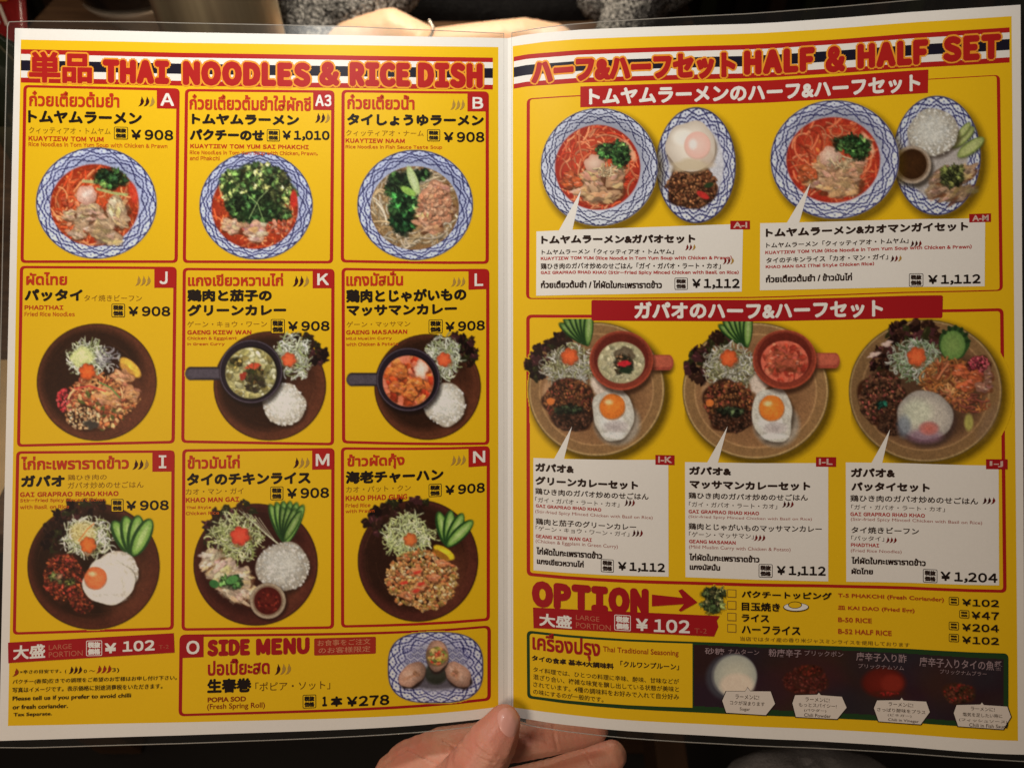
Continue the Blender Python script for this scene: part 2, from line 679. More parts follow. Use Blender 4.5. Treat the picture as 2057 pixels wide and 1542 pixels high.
    def leaves(s, cx, cy, rx, ry, cols, n, size, clip=None):
        """herbs: small lobed leaves and stalks in light and dark greens"""
        cols = np.asarray(cols, float)
        s.ell(cx, cy, rx * .95, ry * .95, cols[0] * .5, cols[0] * .4, soft=6, alpha=.85, rough=.2, clip=clip)
        n = int(n * 1.1)
        size = size * 1.3
        for i in range(n):
            q = math.sqrt(s.r.random())
            t = s.r.random() * 6.283
            x, y = cx + rx * q * math.cos(t), cy + ry * q * math.sin(t)
            c = cols[s.r.integers(len(cols))] * s.r.choice([.45, .7, .9, 1.1, 1.35, 1.6]) + np.array([8, 6, 4]) * s.r.random()
            c = c * np.array([1.22, .96, 1.02])
            z = size * (.35 + .75 * s.r.random())
            a0 = s.r.random() * 6.28
            s.ell(x + 1, y + 2.0, z * .9, z * .7, c * .3, rot=a0, soft=2, alpha=.5, rough=.3, clip=clip)
            for k in range(3):
                a = a0 + (k - 1) * .9
                s.ell(x + math.cos(a) * z * .5, y + math.sin(a) * z * .5, z * .5, z * .26, np.minimum(c * (.85 + .2 * k), 255), rot=a, soft=1.0, rough=.35, clip=clip, lit=.35)
            if s.r.random() < .35:
                s.ell(x, y, z * .9, .7, np.minimum(c * 1.5 + 24, 255), rot=a0, soft=.8, alpha=.6, clip=clip)

    def line(s, pts, w, col, alpha=1.0, clip=None, soft=1.0):
        for (ax, ay), (bx, by) in zip(pts[:-1], pts[1:]):
            L = math.hypot(bx - ax, by - ay)
            m = max(1, int(L / (w * .6)))
            for i in range(m):
                t = i / m
                s.ell(ax + (bx - ax) * t, ay + (by - ay) * t, w * .5, w * .5, col, soft=soft, alpha=alpha, clip=clip)

    def grit(s, amount=.10, cell=2.2, where=None):
        amount *= .9
        for _ in range(2):
            p = np.pad(s.a, ((1, 1), (1, 1), (0, 0)), mode='edge')
            p = (p[:-2] + 2 * p[1:-1] + p[2:]) / 4
            bl = (p[:, :-2] + 2 * p[:, 1:-1] + p[:, 2:]) / 4
            s.a = s.a * .45 + bl * .55
        """the fine grain of a printed photograph"""
        n = smooth_noise(s.h, s.w, cell, s.seed + 5) + .6 * smooth_noise(s.h, s.w, cell * 3, s.seed + 6) - .8
        f = 1 + amount * 2 * n * (s.m if where is None else where)
        s.a *= f[..., None]

    # ---- tableware and food
    def lattice_bowl(s, cx, cy, rx, ry, inner=.72, n=16, tint=(208, 212, 240), dark=(140, 144, 168), line=(18, 16, 62), off=0.0, power=2.0, rows=2):
        X, Y = (s.xx + s.x0 - cx) / rx, (s.yy + s.y0 - cy) / ry
        q = (np.abs(X) ** power + np.abs(Y) ** power) ** (1 / power)
        th = np.arctan2(Y, X) + off
        al = np.clip((1 - q) * min(rx, ry) / 1.4 + .5, 0, 1)
        base = np.empty(s.a.shape)
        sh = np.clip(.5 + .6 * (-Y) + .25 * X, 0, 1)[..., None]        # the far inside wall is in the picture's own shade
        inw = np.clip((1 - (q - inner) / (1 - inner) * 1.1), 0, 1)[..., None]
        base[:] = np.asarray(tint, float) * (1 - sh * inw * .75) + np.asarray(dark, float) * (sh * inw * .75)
        wob = (smooth_noise(s.h, s.w, 5, s.seed + 9) - .5) * .018
        rm = (1 + inner) / 2
        hw = (1 - inner) / 2
        f = (th / (2 * math.pi) * n) % 1.0
        tri = np.abs(f - .5) * 2                  # 1 at cell edges, 0 in the middle
        tri = tri ** 1.3 + .05 * np.sin(f * 37)
        px = .92 / min(rx, ry)
        ln = np.zeros(q.shape)
        for (c0, amp) in ((rm + hw * .48, hw * .47), (rm - hw * .48, hw * .47)):
            for sg in (1, -1):
                for ph in (0,) if c0 > rm else (.5,):
                    f2 = (th / (2 * math.pi) * n + ph) % 1.0
                    t2 = np.abs(f2 - .5) * 2
                    t2 = (1 - t2) ** .8 + .10 * np.sin(f2 * 31.4)
                    rr = c0 + sg * amp * t2 + wob
                    ln = np.maximum(ln, np.clip((px * 1.5 - np.abs(q - rr)) / px + .3, 0, 1))
                    dth = np.abs(f2 - .5) * 2 * math.pi / n * c0
                    dot = np.hypot(dth, q - c0)
                    ln = np.maximum(ln, np.clip((px * 1.7 - dot) / px + .2, 0, 1) * .9)
        ln = ln * (q < 1) * (q > inner)
        rim = np.clip((px * 1.5 - np.abs(q - .988)) / px, 0, 1)
        ln = np.maximum(ln, rim)
        base = base * (1 - ln[..., None] * .92) + np.asarray(line, float) * (ln[..., None] * .92)
        s.a = s.a * (1 - al[..., None]) + base * al[..., None]
        s.m = np.maximum(s.m, al)

    def wood_plate(s, cx, cy, rx, ry, dark=(42, 22, 12), rim=(92, 48, 30), edge=(28, 14, 8)):
        s.ell(cx, cy, rx, ry, edge)
        s.ell(cx, cy, rx - 1.5, ry - 1.5, dark, rim, soft=2)
        s.ell(cx - rx * .06, cy - ry * .06, rx * .86, ry * .86, dark, dark, soft=16, alpha=.9)
        s.ell(cx + rx * .55, cy + ry * .30, rx * .32, ry * .55, (110, 58, 38), soft=34, alpha=.55, rot=.3, clip=s.region(cx, cy, rx - 3, ry - 3))
        for k in range(26):
            r = (.62 + .36 * s.r.random())
            a0, a1 = s.r.random() * 6.28, .25 + .5 * s.r.random()
            pts = [(cx + rx * r * math.cos(a0 + a1 * i / 10), cy + ry * r * math.sin(a0 + a1 * i / 10)) for i in range(11)]
            s.line(pts, 1.6, (100, 60, 38) if k % 3 else (24, 12, 8), alpha=.14, clip=s.region(cx, cy, rx - 3, ry - 3))

    def clay_plate(s, cx, cy, rx, ry, k=1.0):
        c = lambda *v: tuple(q * k for q in v)
        keep = s.a.copy()
        s.shadow(cx + 7, cy + 8, rx, ry, 15, .75)
        lf = (s.xx + s.x0) < cx - rx * .97
        s.a[lf] = keep[lf]
        s.m[lf] = 0
        s.ell(cx, cy, rx, ry, c(96, 74, 40))
        s.ell(cx, cy, rx - 2, ry - 2, c(176, 142, 92))
        s.ell(cx, cy, rx - 5, ry - 5, c(126, 92, 58), c(136, 100, 62))
        s.ell(cx, cy, rx * .84, ry * .84, c(170, 128, 84))
        s.ell(cx, cy, rx * .82, ry * .82, c(112, 74, 48), c(140, 100, 64), soft=3)
        s.ell(cx, cy, rx * .6, ry * .6, c(120, 84, 54), soft=12, alpha=.8)

    def lettuce(s, cx, cy, rx, ry, n=26, rot=0.0):
        for _ in range(n):
            q, t = math.sqrt(s.r.random()), s.r.random() * 6.283
            x, y = rx * q * math.cos(t), ry * q * math.sin(t)
            x, y = cx + x * math.cos(rot) - y * math.sin(rot), cy + x * math.sin(rot) + y * math.cos(rot)
            z = 6 + 7 * s.r.random()
            c = np.array([(34, 18, 12), (22, 10, 8), (46, 26, 18), (60, 30, 30), (36, 34, 16)][s.r.integers(5)], float)
            s.ell(x, y, z, z * .7, c, rot=s.r.random() * 3, rough=.35, soft=1.4)
            s.ell(x - z * .3, y - z * .3, z * .4, 1.3, np.minimum(c * 2.1 + 12, 255), rot=s.r.random() * 3, soft=1.2, alpha=.6)

    def salad(s, cx, cy, rx, ry, carrot=None, n=120, cr=15, pale=((226, 226, 200), (204, 206, 170), (178, 176, 140), (236, 232, 214), (160, 168, 110))):
        s.ell(cx, cy, rx * .85, ry * .85, (110, 108, 76), (66, 56, 38), soft=10, alpha=.85, rough=.15)
        s.strands(cx, cy, rx, ry, pale, int(n * 1.5), 22, 1.8, curl=.45, clip=s.region(cx, cy, rx * 1.12, ry * 1.12, rough=.4, soft=5))
        if carrot:
            s.carrot(carrot[0], carrot[1], cr)

    def carrot(s, x, y, r, c=(222, 98, 48)):
        s.ell(x + 1, y + 2, r, r, (120, 60, 30), soft=3, alpha=.5, rough=.2)
        for k in range(6):
            a = k * 1.047 + .3
            s.ell(x + math.cos(a) * r * .5, y + math.sin(a) * r * .5, r * .5, r * .42, c, tuple(q * .82 for q in c), rot=a, soft=1.4, lit=.12)
        s.ell(x, y, r * .55, r * .5, tuple(min(255, q * 1.1) for q in c), c, soft=3)

    def rice(s, cx, cy, rx, ry, k=1.0):
        c = lambda v: tuple(q * k for q in v)
        s.ell(cx + 3, cy + 6, rx, ry, (30, 18, 10), soft=8, alpha=.6, rough=.05)
        s.ell(cx, cy, rx, ry, c((222, 214, 196)), c((176, 162, 142)), soft=2.4, rough=.06, lit=.04)
        reg = s.region(cx, cy, rx * 1.03, ry * 1.03, rough=.14, soft=2)
        s.grains(cx, cy, rx, ry, [c((232, 226, 210)), c((214, 204, 186)), c((240, 236, 226)), c((206, 196, 178))], int(rx * ry / 8), 1.9, clip=reg, shade=.14)
        s.ell(cx - rx * .08, cy - ry * .1, rx * .62, ry * .62, c((232, 226, 212)), soft=20, alpha=.55)

    def egg(s, cx, cy, rx, ry, yolk, yr, yc=(236, 140, 50), k=1.0):
        c = lambda v: tuple(min(255, q * k) for q in v)
        s.ell(cx + 3, cy + 5, rx, ry, (34, 22, 12), soft=7, alpha=.55, rough=.05)
        s.ell(cx, cy, rx, ry, c((236, 230, 214)), c((206, 196, 178)), soft=1.6, rough=.10)
        for _ in range(9):
            t = s.r.random() * 6.28
            s.ell(cx + rx * .78 * math.cos(t), cy + ry * .78 * math.sin(t), 7, 2.6, c((182, 168, 150)), rot=t + 1.57, soft=3, alpha=.5)
        s.ell(cx - rx * .1, cy + ry * .35, rx * .55, ry * .3, c((248, 246, 238)), soft=9, alpha=.6)
        s.ell(cx + rx * .1, cy + ry * .62, rx * .62, ry * .18, c((176, 164, 150)), soft=5, alpha=.6, rough=.2)
        s.ell(cx + rx * .05, cy + ry * .76, rx * .55, ry * .12, c((250, 248, 240)), soft=4, alpha=.7, rough=.2)
        s.ell(cx + rx * .55, cy + ry * .1, rx * .10, ry * .5, c((190, 178, 160)), rot=-.2, soft=5, alpha=.5)
        s.ell(yolk[0], yolk[1] + 1.5, yr + 1.5, yr + 1.5, tuple(q * .62 for q in yc), soft=3, alpha=.7)
        s.ell(yolk[0], yolk[1], yr, yr, tuple(min(255, q * 1.06) for q in yc), tuple(q * .88 for q in yc), soft=1.6, rough=.04)
        s.ell(yolk[0] - yr * .3, yolk[1] - yr * .35, yr * .32, yr * .2, (252, 214, 160), soft=5, alpha=.75)

    def mince(s, cx, cy, rx, ry, cols=((112, 58, 34), (84, 40, 24), (142, 82, 48), (60, 28, 18), (160, 64, 44)), n=None, size=3.4):
        s.ell(cx, cy, rx, ry, (56, 28, 16), (48, 24, 14), soft=5, rough=.14)
        s.grains(cx, cy, rx, ry, cols, n or int(rx * ry / 7), size, asp=1.5, rough=.35, shade=.6, lit=.16)
        s.grains(cx, cy, rx * .95, ry * .95, [np.asarray(q) * .45 for q in cols] + [np.minimum(np.asarray(q) * 1.35, 255) for q in cols], (n or int(rx * ry / 7)) // 2, size * .55, asp=1.5, rough=.3, shade=.3, lit=.1)

    def cucumber(s, cx, cy, r, a0, n=5, spread=.26, k=1.0, wid=.24):
        for i in range(n):
            a = a0 + (i - (n - 1) / 2) * spread
            x, y = cx + math.cos(a) * r * .5, cy + math.sin(a) * r * .5
            s.ell(x, y, r * .56, r * wid, tuple(q * k for q in (34, 62, 26)), rot=a, soft=1.4)
            s.ell(x + 1, y, r * .52, r * wid * .68, tuple(q * k for q in (150, 178, 92)), tuple(q * k for q in (112, 150, 66)), rot=a, soft=1.8)
            s.ell(x + 1, y, r * .36, r * wid * .26, tuple(q * k for q in (186, 202, 132)), rot=a, soft=2.4, alpha=.6)

    def soup(s, cx, cy, rx, ry, base=(206, 82, 40), dark=(150, 44, 22), pale=((226, 120, 70), (214, 92, 48), (236, 150, 96), (196, 70, 36)), n=130, w=2.6):
        s.ell(cx, cy, rx, ry, base, dark, soft=3)
        reg = s.region(cx, cy, rx - 1, ry - 1, soft=3)
        s.grains(cx, cy, rx * .97, ry * .97, [dark, (176, 56, 30), (230, 120, 60)], 90, 3.0, clip=reg, shade=.2)
        s.strands(cx, cy, rx, ry, pale, n, 46, w, curl=.22, clip=reg, shade=.35, around=True)

    def chicken(s, spots, c=(206, 168, 132)):
        for (x, y, rx, ry, ro) in spots:
            s.ell(x + 1.5, y + 3, rx, ry, (84, 44, 24), rot=ro, soft=3, alpha=.75, rough=.3)
            c0 = np.asarray(c, float) * (1.02 + .2 * s.r.random())
            s.ell(x, y, rx * .96, ry * .96, np.minimum(c0, 255), c0 * .72, rot=ro, soft=1.4, rough=.32)
            co, si = math.cos(ro), math.sin(ro)
            for _ in range(int(5 + rx * ry / 40)):
                u, v = s.r.normal() * .42, s.r.normal() * .42
                u, v = np.clip(u, -.85, .85) * rx, np.clip(v, -.85, .85) * ry
                px, py = x + u * co - v * si, y + u * si + v * co
                z = rx * (.24 + .30 * s.r.random())
                k = s.r.choice([.72, .88, .96, 1.04, 1.12, 1.2])
                tint = np.array([1, 1 + .06 * s.r.normal(), 1 + .1 * s.r.normal()])
                s.ell(px + .8, py + 1.3, z, z * .55, c0 * .5, rot=ro + s.r.normal() * .5, soft=1.6, alpha=.5, rough=.3)
                s.ell(px, py, z, z * .42, np.clip(c0 * k * tint, 0, 255), rot=ro + s.r.normal() * .35, soft=1.8, alpha=.6, rough=.3, lit=.1)
            for _ in range(2):
                s.ell(x + s.r.normal() * rx * .4, y + s.r.normal() * ry * .35, 1.6 + s.r.random() * 2, .9, (244, 226, 204), rot=ro, soft=1.2, alpha=.45)

    def build(s, name, parent, label, e, cell=1.5, thr=.004, whole=False):
        s.a = np.clip(s.a, 0, 255)
        L = np.where(s.a / 255 <= 0.04045, s.a / 255 / 12.92, ((s.a / 255 + .055) / 1.055) ** 2.4)
        base = np.clip(L / s.E * 0.8, .004, .85)
        gx = np.arange(math.ceil(s.x0 / cell) * cell, s.x0 + s.w - 1, cell)
        gy = np.arange(math.ceil(s.y0 / cell) * cell, s.y0 + s.h - 1, cell)
        ix = np.clip(gx - s.x0, 0, s.w - 1.001); iy = np.clip(gy - s.y0, 0, s.h - 1.001)
        xi, yi = ix.astype(int), iy.astype(int)
        fx, fy = (ix - xi)[None, :, None], (iy - yi)[:, None, None]
        xj, yj = np.minimum(xi + 1, s.w - 1), np.minimum(yi + 1, s.h - 1)

        def samp(A):
            if A.ndim == 2:
                A = A[..., None]
            return (A[yi][:, xi] * (1 - fx) + A[yi][:, xj] * fx) * (1 - fy) + (A[yj][:, xi] * (1 - fx) + A[yj][:, xj] * fx) * fy
        Cc, M = samp(base), samp(s.m)[..., 0]
        ny, nx = M.shape
        X, Y = np.meshgrid(gx, gy)
        idx = np.arange(nx * ny).reshape(ny, nx)
        if whole:
            M = np.ones_like(M)
        keep = np.maximum(np.maximum(M[:-1, :-1], M[1:, :-1]), np.maximum(M[:-1, 1:], M[1:, 1:])) > thr
        q = np.stack([idx[:-1, :-1], idx[1:, :-1], idx[1:, 1:], idx[:-1, 1:]], -1)[keep]
        used = np.unique(q)
        re = np.full(nx * ny, -1); re[used] = np.arange(len(used))
        q = re[q]
        x, y = X.ravel()[used], Y.ravel()[used]
        co = sheet(x, y, e)
        n = sheet_normal(x)
        ob = raw_mesh(name, co, q.ravel(), np.full(len(q), 4), Cc.reshape(-1, 3)[used], n, INK, parent)
        if label:
            ob['label'] = label
        return ob

# ------------------------------------------------------------------ the menu: two laminated pages
menu = bpy.data.objects.new('menu', None)
COL.objects.link(menu)
menu.rotation_euler = (-PITCH, 0, 0)
menu['label'] = 'open yellow laminated restaurant menu with red Thai and Japanese headings and food pictures'
menu['category'] = 'menu'


def page_mesh(name, left, label):
    """paper sheet: a front that follows the facets, a back 0.5 mm behind, closed round the rim"""
    if left:
        xs = KN[(KN >= -30) & (KN <= 1020)]
        xe_top, xe_bot = 30.0, -2.0
        side = lambda y: xe_top + (xe_bot - xe_top) * (y - 57) / 1430
    else:
        xs = KN[(KN >= 1020)]
        side = lambda y: 2050.0 + 9.0 * (y - 10) / 1500
    rows = np.linspace(0, 1, 13)
    P = []
    for v in rows:
        r = []
        for x in xs:
            y = float(top_y(x) + v * page_h(x))
            if left:
                xx = x if x > 45 else None
            else:
                xx = x if x < 2035 else None
            if xx is not None:
                r.append((xx, float(top_y(xx) + v * page_h(xx))))
        ye = float(top_y(30 if left else 2050) + v * page_h(30 if left else 2050))
        xe = side(ye)
        if left:
            if xe < 29:
                r = [(30.0, float(top_y(30) + v * page_h(30)))] + r
            r = [(xe, float(top_y(xe) + v * page_h(xe)))] + r
            if len(r) < len([x for x in xs if x > 45]) + 2:
                r = [r[0], r[0]] + r[1:]
        else:
            if xe > 2041:
                r = r + [(2040.0, float(top_y(2040) + v * page_h(2040)))]
            r = r + [(xe, float(top_y(xe) + v * page_h(xe)))]
        P.append(r)
    n = min(len(r) for r in P)
    P = np.array([r[-n:] if left else r[:n] for r in P])
    front = sheet(P[..., 0].ravel(), P[..., 1].ravel(), 0)
    nrm = sheet_normal(np.clip(P[..., 0].ravel(), -30, 1019.9) if left else np.maximum(P[..., 0].ravel(), 1020.1))
    back = front + np.array([0, 0.0005, 0])
    R, N = P.shape[:2]
    idx = np.arange(R * N).reshape(R, N)
    f = []
    for i in range(R - 1):
        for j in range(N - 1):
            f.append((idx[i, j], idx[i + 1, j], idx[i + 1, j + 1], idx[i, j + 1]))
            o = R * N
            f.append((o + idx[i, j], o + idx[i, j + 1], o + idx[i + 1, j + 1], o + idx[i + 1, j]))
    ring = list(idx[0]) + list(idx[1:, -1]) + list(idx[-1, ::-1][1:]) + list(idx[::-1, 0][1:-1])
    for a, b in zip(ring, ring[1:] + ring[:1]):
        f.append((a, b, b + R * N, a + R * N))
    co = np.concatenate([front, back])
    ob = raw_mesh(name, co, np.array(f).ravel(), np.full(len(f), 4), None, None, PAPER, menu)
    me = ob.data
    me.polygons.foreach_set('use_smooth', np.ones(len(me.polygons), bool))
    me.normals_split_custom_set_from_vertices([tuple(q) for q in np.concatenate([nrm, -nrm])])
    ob['label'] = label
    return ob


left_page = page_mesh('page', True, 'left page with nine framed dishes under the noodle heading')
right_page = page_mesh('page', False, 'right page with half and half sets and the option list')


def film_ring(left, label_parent):
    """the clear laminate margin round a page with its rounded corners and welded rim"""
    if left:
        inner = [(30, 57)] + [(x, float(top_y(x))) for x in range(60, 1020, 60)] + [(1012, 76.5)]
        outer = [(18, 44)] + [(x, float(top_y(x)) - np.interp(x, [60, 300, 700, 1000], [15, 19, 18, 10])) for x in range(60, 1020, 60)] + [(1012, 67)]
        bi = [(x, float(top_y(x) + page_h(x))) for x in [1012] + list(range(960, 0, -60))] + [(-2, 1487)]
        bo = [(x, float(top_y(x) + page_h(x)) + np.interp(x, [0, 400, 960, 1012], [16, 17, 14, 9])) for x in [1012] + list(range(960, 0, -60))] + [(-14, 1501)]
        side_i = [(-2 + 32 * t, 1487 - 1430 * t) for t in np.linspace(0, 1, 14)[1:]]
        side_o = [(-16 + 30 * t, 1490 - 1440 * t) for t in np.linspace(0, 1, 14)[1:]]
        side_o[-1] = (14.5, 52)
    else:
        inner = [(2050, 10)] + [(x, float(top_y(x))) for x in range(1980, 1030, -60)] + [(1028, 76)]
        outer = [(2062, -18)] + [(x, float(top_y(x)) - np.interp(x, [1030, 1160, 1560, 1800, 2050], [9, 13, 22, 24, 28])) for x in range(1980, 1030, -60)] + [(1028, 66)]
        bi = [(x, float(top_y(x) + page_h(x))) for x in [1028] + list(range(1080, 2040, 60))] + [(2059, 1514)]
        bo = [(x, float(top_y(x) + page_h(x)) + np.interp(x, [1028, 1080, 1400, 2050], [9, 13, 16, 12])) for x in [1028] + list(range(1080, 2040, 60))] + [(2072, 1530)]
        side_i = [(2059 - 9 * t, 1514 - 1504 * t) for t in np.linspace(0, 1, 14)[1:]]
        side_o = [(2074 - 9 * t, 1522 - 1530 * t) for t in np.linspace(0, 1, 14)[1:]]
    I = inner + bi + side_i
    O = outer + bo + side_o
    I, O = np.array(I, float), np.array(O, float)
    xi = np.clip(I[:, 0], -30, 2099); xo = np.clip(O[:, 0], -29, 2099)
    a = sheet(xi, I[:, 1], 0) + np.array([0, .0002, 0]); a[:, 0] += (I[:, 0] - xi) / FPX * .3
    b = sheet(xo, O[:, 1], 0) + np.array([0, .0002, 0]); b[:, 0] += (O[:, 0] - xo) / FPX * .3
    n = len(I)
    f = [(i, (i + 1) % n, n + (i + 1) % n, n + i) for i in range(n)]
    ob = raw_mesh('laminate_margin', np.concatenate([a, b]), np.array(f).ravel(), np.full(n, 4), None, None, FILM, label_parent)
    # welded rim: a thin bead along the outer border
    cu = bpy.data.curves.new('rim', 'CURVE')
    cu.dimensions = '3D'; cu.bevel_depth = .00022; cu.bevel_resolution = 2
    sp = cu.splines.new('POLY'); sp.points.add(n - 1)
    for i, p in enumerate(b):
        sp.points[i].co = (p[0], p[1], p[2], 1)
    sp.use_cyclic_u = True
    t = bpy.data.objects.new('tmp', cu); COL.objects.link(t)
    dg = bpy.context.evaluated_depsgraph_get()
    me = bpy.data.meshes.new_from_object(t.evaluated_get(dg)); me.name = 'rim'
    bpy.data.objects.remove(t)
    me.materials.clear(); me.materials.append(FILM_EDGE)
    link(bpy.data.objects.new('laminate_rim', me), label_parent)


film_ring(True, left_page)
film_ring(False, right_page)

# ---- layers, in steps of E0 from the paper
L_BG, L_BAND, L_FR, L_PIC, L_BOX, L_TX = [E0 * k for k in (1, 3, 8, 12, 15, 19)]

# yellow grounds and the striped bands
for pg, c, x0, x1 in ((left_page, [(42, 80), (1001, 95), (1001, 1419), (16, 1457)], 42, 1000), (right_page, [(1030, 93), (2032, 33), (2045, 1487), (1031, 1420)], 1032, 2034)):
    p = Print()
    p.poly(rquad(c, 0, warp=True), YELLOW, L_BG)
    p.build('yellow_ground', pg)
    p = Print()
    yr = 57 if pg is left_page else float(top_y(1032))
    hr = 1432 if pg is left_page else float(page_h(1032))
    xs = np.arange(x0, x1 + 1, 12.0)
    for v0, v1, col in ((.0293, .0360, RED), (.0360, .0448, WHITE), (.0448, .0594, NAVY), (.0594, .0692, WHITE), (.0692, .0762, RED)):
        t = top_y(xs) + v0 * page_h(xs); b = top_y(xs) + v1 * page_h(xs)
        for i in range(len(xs) - 1):
            q = np.array([(xs[i], t[i]), (xs[i + 1], t[i + 1]), (xs[i + 1], b[i + 1]), (xs[i], b[i])])
            p.tris(q, np.array([[0, 1, 2], [0, 2, 3]]), col, L_BAND)
    p.build('striped_band', pg)


def title(pr, s, x0, yt, x1, yb, e, bold=2.2, rim=3.4, off=.02, n=12, dy=None, track=1.0, gro=None):
    """poster letters: red with an orange outline"""
    text(pr, s, x0 - rim, yt - rim, x1 + rim, yb + rim, ORANGE, e, bold=bold + rim, off=off, n=n, dy=dy, track=track, gro=gro)
    text(pr, s, x0, yt, x1, yb, RED, e + 3 * E0, bold=bold, off=off, n=n, dy=dy, track=track, gro=gro)


p = Print()
title(p, '単品', 58, 103, 185, 166, L_FR, bold=2.0, off=.01)
title(p, 'THAI', 206, 119, 340, 167, L_FR, bold=4.7, gro=.25)
title(p, 'NOODLES', 367, 122, 624, 172, L_FR, bold=4.7, gro=.25)
title(p, '&', 641, 124, 682, 173, L_FR, bold=4.0, gro=.1)
title(p, 'RICE', 702, 124, 824, 174, L_FR, bold=4.7, gro=.25)
title(p, 'DISH', 839, 125, 970, 177, L_FR, bold=4.7, gro=.25)
p.build('heading_lettering', left_page)
p = Print()
title(p, 'ハーフ&ハーフセット', 1067, 122, 1478, 173, L_FR, bold=2.6)
title(p, 'HALF', 1494, 102, 1637, 151, L_FR, bold=4.7, gro=.25)
title(p, '&', 1658, 94, 1698, 147, L_FR, bold=4.0, gro=.1)
title(p, 'HALF', 1722, 89, 1865, 139, L_FR, bold=4.7, gro=.25)
title(p, 'SET', 1894, 74, 2011, 126, L_FR, bold=4.7, gro=.25)
p.build('heading_lettering', right_page)

